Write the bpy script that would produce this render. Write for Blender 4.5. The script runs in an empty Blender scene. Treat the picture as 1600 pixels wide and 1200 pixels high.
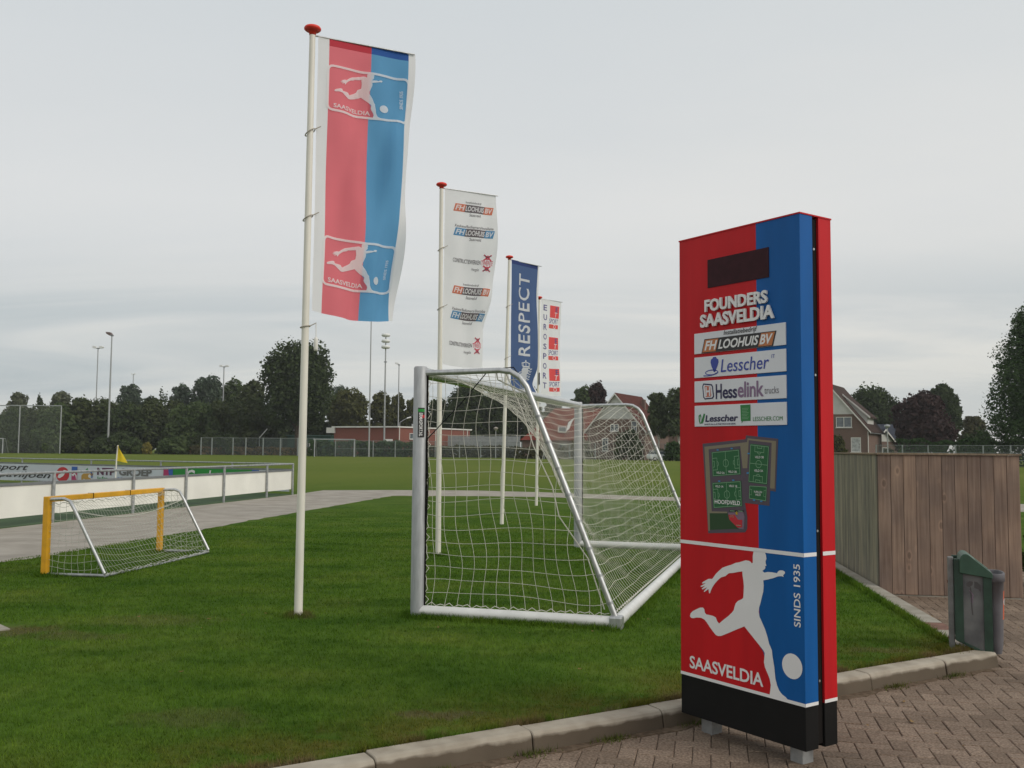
import bpy, bmesh, math, random
import numpy as np
from mathutils import Vector, Matrix
from mathutils.geometry import tessellate_polygon

scene = bpy.context.scene
col = scene.collection
rnd = random.Random(7)

# ------------------------------------------------------------------ camera
F_PX, EYE, ROLL, HOR = 1500.0, 1.63, 0.008, 102.0
_p = math.atan(HOR / F_PX)
FW = Vector((0, math.cos(_p), math.sin(_p)))
_u = Vector((0, -math.sin(_p), math.cos(_p)))
_r = Vector((1, 0, 0))
RT = _r * math.cos(ROLL) + _u * math.sin(ROLL)
UP = _u * math.cos(ROLL) - _r * math.sin(ROLL)
cam_d = bpy.data.cameras.new('camera')
cam = bpy.data.objects.new('camera', cam_d)
col.objects.link(cam)
cam_d.sensor_width = 36.0
cam_d.lens = F_PX / 1600 * 36.0
cam_d.clip_start = 0.1
cam_d.clip_end = 9000
m = Matrix.Identity(4)
for i in range(3):
    m[i][0], m[i][1], m[i][2] = RT[i], UP[i], -FW[i]
m[0][3], m[1][3], m[2][3] = 0, 0, EYE
cam.matrix_world = m
scene.camera = cam

# ------------------------------------------------------------------ light
SUN_DIR = Vector((0.80, -0.42, 0.62)).normalized()
sun_el = math.asin(SUN_DIR.z)
sun_az = math.atan2(SUN_DIR.x, SUN_DIR.y)
w = bpy.data.worlds.new('World')
scene.world = w
w.use_nodes = True
nt = w.node_tree
nt.nodes.clear()
N = nt.nodes.new
L = nt.links.new
out = N('ShaderNodeOutputWorld')
bg = N('ShaderNodeBackground')
bg.inputs[1].default_value = 0.1
sky = N('ShaderNodeTexSky')
sky.sky_type = 'NISHITA'
sky.sun_disc = False
sky.sun_elevation = sun_el
sky.sun_rotation = sun_az
sky.air_density = 1.0
sky.dust_density = 2.0
tc = N('ShaderNodeTexCoord')
sep = N('ShaderNodeSeparateXYZ')
L(tc.outputs['Generated'], sep.inputs[0])
# cloud deck: the view direction projected onto a flat layer far overhead
addz = N('ShaderNodeMath'); addz.operation = 'MAXIMUM'; addz.inputs[1].default_value = 0.0
L(sep.outputs[2], addz.inputs[0])
addz2 = N('ShaderNodeMath'); addz2.operation = 'ADD'; addz2.inputs[1].default_value = 0.16
L(addz.outputs[0], addz2.inputs[0])
dx = N('ShaderNodeMath'); dx.operation = 'DIVIDE'
dy = N('ShaderNodeMath'); dy.operation = 'DIVIDE'
L(sep.outputs[0], dx.inputs[0]); L(addz2.outputs[0], dx.inputs[1])
L(sep.outputs[1], dy.inputs[0]); L(addz2.outputs[0], dy.inputs[1])
cmb = N('ShaderNodeCombineXYZ')
L(dx.outputs[0], cmb.inputs[0]); L(dy.outputs[0], cmb.inputs[1])
def wnoise(scale, detail, rough, stretch, off, dist=0.0):
    mp = N('ShaderNodeMapping')
    mp.inputs['Scale'].default_value = stretch
    mp.inputs['Location'].default_value = off
    mp.inputs['Rotation'].default_value = (0, 0, 0.08)
    L(cmb.outputs[0], mp.inputs[0])
    n = N('ShaderNodeTexNoise')
    n.inputs['Scale'].default_value = scale
    n.inputs['Detail'].default_value = detail
    n.inputs['Roughness'].default_value = rough
    n.inputs['Distortion'].default_value = dist
    L(mp.outputs[0], n.inputs['Vector'])
    return n.outputs['Fac']
def ramp(fac, stops):
    r = N('ShaderNodeValToRGB')
    el = r.color_ramp.elements
    while len(el) < len(stops):
        el.new(0.5)
    for e, (p, c) in zip(el, stops):
        e.position = p
        e.color = (*c, 1)
    L(fac, r.inputs[0])
    return r.outputs[0]
def wmix(fac, a, b, mode='MIX'):
    mx = N('ShaderNodeMix'); mx.data_type = 'RGBA'; mx.blend_type = mode
    if isinstance(fac, float): mx.inputs[0].default_value = fac
    else: L(fac, mx.inputs[0])
    L(a, mx.inputs[6]); L(b, mx.inputs[7])
    return mx.outputs[2]
big = wnoise(0.42, 5, 0.55, (0.55, 1.0, 1), (3.1, 1.7, 0), 0.3)
streak = wnoise(0.75, 7, 0.58, (0.42, 1.25, 1), (7.3, 2.2, 0), 0.9)
# base veil of cloud: pale grey high up, warmer white in the middle, cool grey low down
base = ramp(sep.outputs[2], [(0.0, (0.66, 0.665, 0.645)), (0.05, (0.64, 0.66, 0.65)), (0.12, (0.72, 0.725, 0.705)), (0.24, (0.80, 0.795, 0.77)), (0.42, (0.725, 0.745, 0.74)), (1.0, (0.66, 0.70, 0.715))])
lowmask = ramp(sep.outputs[2], [(0.02, (0, 0, 0)), (0.055, (1, 1, 1)), (0.125, (1, 1, 1)), (0.20, (0.10, 0.10, 0.10)), (0.6, (0.05, 0.05, 0.05))])
dark = ramp(streak, [(0.38, (0.76, 0.81, 0.845)), (0.50, (0.90, 0.92, 0.935)), (0.62, (1.06, 1.045, 1.02))])
veil = ramp(big, [(0.36, (0.93, 0.95, 0.97)), (0.64, (1.05, 1.035, 1.015))])
c1 = wmix(1.0, base, veil, 'MULTIPLY')
c2 = wmix(1.0, c1, dark, 'MULTIPLY')
cl = wmix(lowmask, c1, c2)
scl = N('ShaderNodeMix'); scl.data_type = 'RGBA'; scl.blend_type = 'MULTIPLY'; scl.clamp_result = False
scl.inputs[0].default_value = 1.0
L(cl, scl.inputs[6]); scl.inputs[7].default_value = (10.1, 10.1, 10.15, 1)
fin = wmix(0.93, sky.outputs[0], scl.outputs[2])
L(fin, bg.inputs[0])
L(bg.outputs[0], out.inputs[0])

sd = bpy.data.lights.new('sun', 'SUN')
sd.energy = 1.5
sd.angle = math.radians(28)
sd.color = (1.0, 0.95, 0.87)
so = bpy.data.objects.new('sun', sd)
so.rotation_euler = (-SUN_DIR).to_track_quat('-Z', 'Y').to_euler()
so.location = (30, -20, 40)
col.objects.link(so)

scene.view_settings.view_transform = 'Standard'
scene.view_settings.look = 'None'
scene.view_settings.exposure = 0.0
scene.view_settings.gamma = 1.0

# ------------------------------------------------------------------ calibration helpers: picture point -> place in the world
def ray(x, y):
    return FW + RT * ((x - 800) / F_PX) + UP * ((600 - y) / F_PX)
def gp(x, y, z=0.0):
    d = ray(x, y)
    return Vector((0, 0, EYE)) + d * ((z - EYE) / d.z)
def at(x, y, Y):
    d = ray(x, y)
    return Vector((0, 0, EYE)) + d * (Y / d.y)

# ------------------------------------------------------------------ materials
def mat(name, c, rough=0.6, metal=0.0, var=0.0, vscale=8.0, c2=None, bump=0.0, bscale=60.0, spec=0.5, detail=4.0, stretch=None, trans=0.0, mixpos=(0.35, 0.65)):
    m = bpy.data.materials.new(name)
    m.use_nodes = True
    t = m.node_tree
    b = t.nodes['Principled BSDF']
    b.inputs['Roughness'].default_value = rough
    b.inputs['Metallic'].default_value = metal
    b.inputs['Specular IOR Level'].default_value = spec
    b.inputs['Base Color'].default_value = (*c, 1)
    co = t.nodes.new('ShaderNodeTexCoord')
    src = co.outputs['Object']
    if stretch:
        mp = t.nodes.new('ShaderNodeMapping')
        mp.inputs['Scale'].default_value = stretch
        t.links.new(src, mp.inputs[0]); src = mp.outputs[0]
    if var or c2:
        n = t.nodes.new('ShaderNodeTexNoise')
        n.inputs['Scale'].default_value = vscale
        n.inputs['Detail'].default_value = detail
        t.links.new(src, n.inputs['Vector'])
        r = t.nodes.new('ShaderNodeValToRGB')
        r.color_ramp.elements[0].position = mixpos[0]; r.color_ramp.elements[1].position = mixpos[1]
        if c2 is None:
            lo = [max(0, k * (1 - var)) for k in c]; hi = [min(1, k * (1 + var)) for k in c]
        else:
            lo, hi = c, c2
        r.color_ramp.elements[0].color = (*lo, 1); r.color_ramp.elements[1].color = (*hi, 1)
        t.links.new(n.outputs['Fac'], r.inputs[0])
        t.links.new(r.outputs[0], b.inputs['Base Color'])
    if bump:
        n2 = t.nodes.new('ShaderNodeTexNoise')
        n2.inputs['Scale'].default_value = bscale
        n2.inputs['Detail'].default_value = 3
        t.links.new(src, n2.inputs['Vector'])
        bp = t.nodes.new('ShaderNodeBump')
        bp.inputs['Strength'].default_value = bump
        bp.inputs['Distance'].default_value = 0.01
        t.links.new(n2.outputs['Fac'], bp.inputs['Height'])
        t.links.new(bp.outputs[0], b.inputs['Normal'])
    if trans:
        tr = t.nodes.new('ShaderNodeBsdfTranslucent')
        tr.inputs[0].default_value = (*[min(1, k * 1.15 + 0.02) for k in c], 1)
        mx = t.nodes.new('ShaderNodeMixShader')
        mx.inputs[0].default_value = trans
        o = t.nodes['Material Output']
        t.links.new(b.outputs[0], mx.inputs[1]); t.links.new(tr.outputs[0], mx.inputs[2])
        t.links.new(mx.outputs[0], o.inputs[0])
    return m

def leaf_mat(name, c, c2, island=0.5):
    m = bpy.data.materials.new(name)
    m.use_nodes = True
    t = m.node_tree
    b = t.nodes['Principled BSDF']
    b.inputs['Roughness'].default_value = 0.7
    b.inputs['Specular IOR Level'].default_value = 0.08
    g = t.nodes.new('ShaderNodeNewGeometry')
    co = t.nodes.new('ShaderNodeTexCoord')
    n = t.nodes.new('ShaderNodeTexNoise'); n.inputs['Scale'].default_value = 0.35; n.inputs['Detail'].default_value = 2
    t.links.new(co.outputs['Object'], n.inputs['Vector'])
    ad = t.nodes.new('ShaderNodeMath'); ad.operation = 'MULTIPLY_ADD'
    ad.inputs[1].default_value = island
    t.links.new(g.outputs['Random Per Island'], ad.inputs[0])
    sc = t.nodes.new('ShaderNodeMath'); sc.operation = 'MULTIPLY_ADD'; sc.inputs[1].default_value = 1.6; sc.inputs[2].default_value = -0.55
    t.links.new(n.outputs['Fac'], sc.inputs[0])
    t.links.new(sc.outputs[0], ad.inputs[2])
    r = t.nodes.new('ShaderNodeValToRGB')
    r.color_ramp.elements[0].color = (*c, 1); r.color_ramp.elements[1].color = (*c2, 1)
    t.links.new(ad.outputs[0], r.inputs[0])
    t.links.new(r.outputs[0], b.inputs['Base Color'])
    tr = t.nodes.new('ShaderNodeBsdfTranslucent')
    t.links.new(r.outputs[0], tr.inputs[0])
    mx = t.nodes.new('ShaderNodeMixShader'); mx.inputs[0].default_value = 0.25
    t.links.new(b.outputs[0], mx.inputs[1]); t.links.new(tr.outputs[0], mx.inputs[2])
    t.links.new(mx.outputs[0], t.nodes['Material Output'].inputs[0])
    return m

def veil_mat(name, c, alpha):
    m = bpy.data.materials.new(name)
    m.use_nodes = True
    t = m.node_tree
    b = t.nodes['Principled BSDF']
    b.inputs['Base Color'].default_value = (*c, 1)
    tr = t.nodes.new('ShaderNodeBsdfTransparent')
    mx = t.nodes.new('ShaderNodeMixShader'); mx.inputs[0].default_value = alpha
    t.links.new(tr.outputs[0], mx.inputs[1]); t.links.new(b.outputs[0], mx.inputs[2])
    t.links.new(mx.outputs[0], t.nodes['Material Output'].inputs[0])
    return m

def brick_mat(name, c1, c2, mortar, scale=1.0, off=0.5, bw=0.22, rh=0.075):
    m = bpy.data.materials.new(name)
    m.use_nodes = True
    t = m.node_tree
    b = t.nodes['Principled BSDF']; b.inputs['Roughness'].default_value = 0.85
    co = t.nodes.new('ShaderNodeTexCoord')
    # wall coordinate: run along the wall whichever way it faces, height upwards
    s = t.nodes.new('ShaderNodeSeparateXYZ'); t.links.new(co.outputs['Object'], s.inputs[0])
    a = t.nodes.new('ShaderNodeMath'); a.operation = 'ADD'
    t.links.new(s.outputs[0], a.inputs[0]); t.links.new(s.outputs[1], a.inputs[1])
    cb = t.nodes.new('ShaderNodeCombineXYZ')
    t.links.new(a.outputs[0], cb.inputs[0]); t.links.new(s.outputs[2], cb.inputs[1])
    br = t.nodes.new('ShaderNodeTexBrick')
    br.inputs['Color1'].default_value = (*c1, 1); br.inputs['Color2'].default_value = (*c2, 1); br.inputs['Mortar'].default_value = (*mortar, 1)
    br.inputs['Scale'].default_value = scale; br.inputs['Mortar Size'].default_value = 0.01
    br.inputs['Brick Width'].default_value = bw; br.inputs['Row Height'].default_value = rh
    t.links.new(cb.outputs[0], br.inputs['Vector'])
    t.links.new(br.outputs['Color'], b.inputs['Base Color'])
    return m

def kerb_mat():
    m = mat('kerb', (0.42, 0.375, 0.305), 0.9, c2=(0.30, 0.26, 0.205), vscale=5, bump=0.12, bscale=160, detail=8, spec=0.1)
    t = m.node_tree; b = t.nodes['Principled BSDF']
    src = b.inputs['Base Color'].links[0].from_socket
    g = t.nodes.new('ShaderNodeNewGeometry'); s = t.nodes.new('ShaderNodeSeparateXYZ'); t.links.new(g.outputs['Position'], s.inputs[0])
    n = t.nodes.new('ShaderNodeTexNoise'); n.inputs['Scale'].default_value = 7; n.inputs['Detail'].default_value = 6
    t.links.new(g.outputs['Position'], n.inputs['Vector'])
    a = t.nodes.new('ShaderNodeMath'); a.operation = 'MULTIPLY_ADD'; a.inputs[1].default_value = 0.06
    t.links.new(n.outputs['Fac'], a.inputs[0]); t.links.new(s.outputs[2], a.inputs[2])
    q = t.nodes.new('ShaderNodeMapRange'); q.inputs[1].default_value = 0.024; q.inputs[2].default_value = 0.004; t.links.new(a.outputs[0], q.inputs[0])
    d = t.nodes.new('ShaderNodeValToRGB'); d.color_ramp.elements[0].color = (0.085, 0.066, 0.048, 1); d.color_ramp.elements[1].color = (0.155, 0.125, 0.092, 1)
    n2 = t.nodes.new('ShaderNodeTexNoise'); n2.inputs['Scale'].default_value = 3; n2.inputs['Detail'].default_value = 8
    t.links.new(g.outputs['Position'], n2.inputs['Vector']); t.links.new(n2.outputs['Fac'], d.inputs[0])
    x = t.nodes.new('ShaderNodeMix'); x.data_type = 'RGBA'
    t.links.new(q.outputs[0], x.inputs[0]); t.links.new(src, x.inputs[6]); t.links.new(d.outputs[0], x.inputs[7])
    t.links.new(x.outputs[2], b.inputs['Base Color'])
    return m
M = {}
M['white_paint'] = mat('white_paint', (0.72, 0.70, 0.64), 0.45, var=0.06, vscale=3)
M['cream_pole'] = mat('cream_pole', (0.74, 0.71, 0.62), 0.4, var=0.05, vscale=4, stretch=(4, 4, 0.6))
M['red_cap'] = mat('red_cap', (0.74, 0.055, 0.035), 0.4, spec=0.25)
M['cord'] = mat('cord', (0.42, 0.38, 0.32), 0.8)
M['alu_bar'] = mat('alu_bar', (0.55, 0.56, 0.54), 0.22, 0.92, var=0.08, vscale=4)
M['alu_post'] = mat('alu_post', (0.40, 0.41, 0.415), 0.6, 0.45, var=0.10, vscale=6, stretch=(6, 6, 1))
M['alu'] = mat('alu', (0.52, 0.525, 0.52), 0.42, 0.8, var=0.10, vscale=6, stretch=(6, 6, 1))
M['alu_white'] = mat('alu_white', (0.74, 0.73, 0.70), 0.45, 0.25, var=0.06, vscale=6)
M['galv'] = mat('galv', (0.36, 0.37, 0.37), 0.5, 0.55, var=0.18, vscale=14)
M['galv_post'] = mat('galv_post', (0.20, 0.205, 0.20), 0.6, 0.4, var=0.2, vscale=9)
M['fence_grey'] = mat('fence_grey', (0.24, 0.26, 0.25), 0.7, var=0.1, vscale=3, spec=0.2)
M['galv_dark'] = mat('galv_dark', (0.20, 0.21, 0.215), 0.6, 0.3, var=0.12, vscale=3)
M['net'] = mat('net', (0.62, 0.60, 0.52), 0.8)
M['net_thin'] = mat('net_thin', (0.50, 0.50, 0.43), 0.85)
M['black'] = mat('black', (0.010, 0.010, 0.010), 0.5, var=0.1, vscale=5, spec=0.15)
M['dark_groove'] = mat('dark_groove', (0.014, 0.012, 0.011), 0.7, spec=0.08)
M['sign_red'] = mat('sign_red', (0.52, 0.012, 0.017), 0.45, var=0.08, vscale=1.5, stretch=(5, 5, 0.6), bump=0.03, bscale=120, spec=0.18)
M['sign_blue'] = mat('sign_blue', (0.006, 0.100, 0.33), 0.45, var=0.08, vscale=1.5, stretch=(5, 5, 0.6), bump=0.03, bscale=120, spec=0.18)
M['sign_white'] = mat('sign_white', (0.78, 0.77, 0.76), 0.4, var=0.03, vscale=3)
M['display'] = mat('display', (0.040, 0.010, 0.014), 0.5, var=0.15, vscale=20, spec=0.15)
M['display_seam'] = mat('display_seam', (0.028, 0.006, 0.009), 0.5, spec=0.1)
M['panel_white'] = mat('panel_white', (0.70, 0.71, 0.74), 0.3, var=0.03, vscale=4)
M['ink_black'] = mat('ink_black', (0.02, 0.018, 0.02), 0.5)
M['ink_orange'] = mat('ink_orange', (0.50, 0.17, 0.055), 0.5)
M['ink_blue'] = mat('ink_blue', (0.035, 0.06, 0.34), 0.5)
M['ink_navy'] = mat('ink_navy', (0.018, 0.014, 0.07), 0.5)
M['ink_mauve'] = mat('ink_mauve', (0.24, 0.15, 0.25), 0.5)
M['ink_grey'] = mat('ink_grey', (0.18, 0.17, 0.19), 0.5)
M['ink_green'] = mat('ink_green', (0.03, 0.20, 0.05), 0.5)
M['ink_salmon'] = mat('ink_salmon', (0.55, 0.17, 0.11), 0.5)
M['map_grey'] = mat('map_grey', (0.085, 0.062, 0.085), 0.5)
M['map_tan'] = mat('map_tan', (0.22, 0.19, 0.125), 0.5)
M['map_green'] = mat('map_green', (0.010, 0.11, 0.030), 0.5)
M['map_dark'] = mat('map_dark', (0.016, 0.055, 0.014), 0.5)
M['map_line'] = mat('map_line', (0.22, 0.40, 0.24), 0.5)
M['map_red'] = mat('map_red', (0.50, 0.015, 0.03), 0.5)
M['map_mauve'] = mat('map_mauve', (0.20, 0.13, 0.19), 0.5)
M['map_cyan'] = mat('map_cyan', (0.03, 0.26, 0.55), 0.5)
M['yellow'] = mat('yellow', (0.72, 0.36, 0.015), 0.4, var=0.10, vscale=7)
M['flag_yellow'] = mat('flag_yellow', (0.75, 0.55, 0.02), 0.7, trans=0.35)
T = 0.42
M['cl_red'] = mat('cl_red', (0.82, 0.19, 0.225), 0.8, trans=T, var=0.05, vscale=3)
M['cl_blue'] = mat('cl_blue', (0.12, 0.35, 0.60), 0.8, trans=T, var=0.05, vscale=3)
M['cl_red_hem'] = mat('cl_red_hem', (0.50, 0.03, 0.05), 0.8, trans=0.15)
M['cl_blue_hem'] = mat('cl_blue_hem', (0.015, 0.09, 0.34), 0.8, trans=0.15)
M['cl_white'] = mat('cl_white', (0.88, 0.87, 0.88), 0.8, trans=0.45, var=0.03, vscale=3)
M['cl_navy'] = mat('cl_navy', (0.072, 0.125, 0.275), 0.8, trans=T, var=0.05, vscale=3)
M['cl_navy_hem'] = mat('cl_navy_hem', (0.02, 0.04, 0.16), 0.8, trans=0.15)
M['cl_print_white'] = mat('cl_print_white', (0.86, 0.86, 0.86), 0.8, trans=0.4)
M['cl_ink'] = mat('cl_ink', (0.13, 0.11, 0.12), 0.8, trans=0.25)
M['cl_orange'] = mat('cl_orange', (0.62, 0.20, 0.12), 0.8, trans=0.35)
M['cl_sky'] = mat('cl_sky', (0.10, 0.28, 0.48), 0.8, trans=0.35)
M['cl_crimson'] = mat('cl_crimson', (0.62, 0.08, 0.13), 0.8, trans=0.3)
M['cl_scarlet'] = mat('cl_scarlet', (0.78, 0.10, 0.10), 0.8, trans=0.35)
M['cl_violet'] = mat('cl_violet', (0.13, 0.11, 0.28), 0.8, trans=0.25)
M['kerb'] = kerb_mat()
M['edging'] = mat('edging', (0.36, 0.33, 0.28), 0.9, c2=(0.26, 0.235, 0.19), vscale=4, bump=0.2, bscale=120, spec=0.1)
M['redbrick_paver'] = mat('redbrick_paver', (0.17, 0.085, 0.06), 0.9, var=0.2, vscale=12)
M['joint'] = mat('joint', (0.075, 0.055, 0.042), 0.95, var=0.3, vscale=20)
M['turf'] = mat('turf', (0.035, 0.075, 0.018), 0.9, var=0.2, vscale=0.6, bump=0.3, bscale=60)
M['board_white'] = mat('board_white', (0.80, 0.785, 0.71), 0.6, var=0.05, vscale=1.2, bump=0.05, bscale=40)
M['ad_white'] = mat('ad_white', (0.60, 0.63, 0.66), 0.6, var=0.04, vscale=2)
M['ad_green'] = mat('ad_green', (0.015, 0.26, 0.035), 0.6, var=0.05, vscale=2)
M['ad_red'] = mat('ad_red', (0.55, 0.018, 0.025), 0.5)
M['ad_magenta'] = mat('ad_magenta', (0.45, 0.03, 0.13), 0.5)
M['ad_blue'] = mat('ad_blue', (0.03, 0.12, 0.42), 0.5)
M['ad_ochre'] = mat('ad_ochre', (0.50, 0.28, 0.05), 0.5)
M['ad_grey'] = mat('ad_grey', (0.16, 0.155, 0.15), 0.5)
M['ad_plum'] = mat('ad_plum', (0.10, 0.02, 0.06), 0.5)
M['bin_green'] = mat('bin_green', (0.020, 0.052, 0.034), 0.5, var=0.2, vscale=9)
M['bin_hood'] = mat('bin_hood', (0.035, 0.085, 0.055), 0.45, var=0.18, vscale=9)
M['bin_grey'] = mat('bin_grey', (0.135, 0.13, 0.14), 0.6, spec=0.25, var=0.12, vscale=7)
M['bin_plate'] = mat('bin_plate', (0.085, 0.087, 0.09), 0.6, c2=(0.20, 0.205, 0.20), spec=0.2, vscale=3.2, mixpos=(0.36, 0.64))
M['sticker_orange'] = mat('sticker_orange', (0.62, 0.10, 0.03), 0.5)
M['sticker_grey'] = mat('sticker_grey', (0.075, 0.07, 0.07), 0.6)
M['lamp_head'] = mat('lamp_head', (0.72, 0.72, 0.70), 0.4)
M['lamp_dark'] = mat('lamp_dark', (0.13, 0.085, 0.075), 0.5)
M['brick_red'] = brick_mat('brick_red', (0.24, 0.060, 0.042), (0.20, 0.050, 0.036), (0.22, 0.12, 0.09))
M['brick_brown'] = brick_mat('brick_brown', (0.165, 0.09, 0.068), (0.13, 0.07, 0.055), (0.19, 0.15, 0.125))
M['roof_red'] = mat('roof_red', (0.155, 0.038, 0.028), 0.9, spec=0.05, var=0.2, vscale=2.0, bump=0.4, bscale=12)
M['roof_brown'] = mat('roof_brown', (0.056, 0.036, 0.030), 0.9, spec=0.1, var=0.2, vscale=2.0, bump=0.4, bscale=12)
M['roof_rust'] = mat('roof_rust', (0.092, 0.034, 0.028), 0.9, spec=0.05, var=0.2, vscale=2.0, bump=0.4, bscale=12)
M['roof_slate'] = mat('roof_slate', (0.040, 0.044, 0.060), 0.8, spec=0.15, var=0.2, vscale=2.0)
M['trim_white'] = mat('trim_white', (0.70, 0.68, 0.64), 0.5, var=0.04, vscale=1)
M['clad_white'] = mat('clad_white', (0.56, 0.55, 0.52), 0.6, var=0.05, vscale=1)
M['glass'] = mat('glass', (0.10, 0.12, 0.135), 0.08, var=0.3, vscale=1.5, spec=0.8)
M['curtain'] = mat('curtain', (0.42, 0.43, 0.43), 0.3, var=0.3, vscale=2.5)
M['concrete_wall'] = mat('concrete_wall', (0.34, 0.35, 0.36), 0.9, var=0.15, vscale=1.2)
M['green_hut'] = mat('green_hut', (0.025, 0.085, 0.06), 0.7, var=0.2, vscale=1)
M['bark'] = mat('bark', (0.075, 0.055, 0.04), 0.9, var=0.3, vscale=3)
M['birch_bark'] = mat('birch_bark', (0.52, 0.50, 0.46), 0.8, c2=(0.10, 0.09, 0.08), vscale=3, mixpos=(0.55, 0.66), stretch=(1, 1, 2.5))
M['mesh_veil'] = veil_mat('mesh_veil', (0.14, 0.165, 0.155), 0.12)
M['mesh_veil_green'] = veil_mat('mesh_veil_green', (0.035, 0.075, 0.055), 0.40)
M['car_white'] = mat('car_white', (0.70, 0.72, 0.74), 0.3)
M['tyre'] = mat('tyre', (0.02, 0.02, 0.02), 0.8)
LF = {
 'olive': leaf_mat('leaf_olive', (0.038, 0.053, 0.019), (0.085, 0.102, 0.038)),
 'dark': leaf_mat('leaf_dark', (0.0304, 0.0469, 0.0179), (0.0718, 0.0966, 0.0373)),
 'mid': leaf_mat('leaf_mid', (0.0414, 0.0690, 0.0235), (0.0994, 0.1325, 0.0497)),
 'autumn': leaf_mat('leaf_autumn', (0.062, 0.068, 0.022), (0.125, 0.126, 0.044)),
 'willow': leaf_mat('leaf_willow', (0.0994, 0.1132, 0.0662), (0.1587, 0.1725, 0.1049)),
 'blue': leaf_mat('leaf_blue', (0.0552, 0.0800, 0.0552), (0.1035, 0.1352, 0.0897)),
 'purple': leaf_mat('leaf_purple', (0.0386, 0.0221, 0.0221), (0.0773, 0.0469, 0.0428)),
 'yellow': leaf_mat('leaf_yellow', (0.1656, 0.1518, 0.0276), (0.3036, 0.2484, 0.0621)),
 'hedge': leaf_mat('leaf_hedge', (0.0276, 0.0580, 0.0179), (0.0621, 0.1049, 0.0331)),
 'bank': leaf_mat('leaf_bank', (0.0690, 0.0635, 0.0359), (0.1104, 0.1076, 0.0524)),
 'brown': leaf_mat('leaf_brown', (0.1104, 0.0690, 0.0359), (0.1794, 0.1242, 0.0621)),
 'birch': leaf_mat('leaf_birch', (0.056, 0.078, 0.034), (0.115, 0.140, 0.070)),
}

# ------------------------------------------------------------------ object helpers
def tag(o, label=None, cat=None, group=None, kind=None):
    if label: o['label'] = label
    if cat: o['category'] = cat
    if group: o['group'] = group
    if kind: o['kind'] = kind
    return o
def empty(name, loc, rz=0.0, label=None, cat=None, group=None):
    o = bpy.data.objects.new(name, None)
    o.location = loc
    o.rotation_euler = (0, 0, rz)
    o.empty_display_size = 0.2
    col.objects.link(o)
    return tag(o, label, cat, group)
def copy_tree(o, parent=None):
    c = o.copy()
    col.objects.link(c)
    if parent is not None: c.parent = parent
    for ch in list(o.children): copy_tree(ch, c)
    return c

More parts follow.
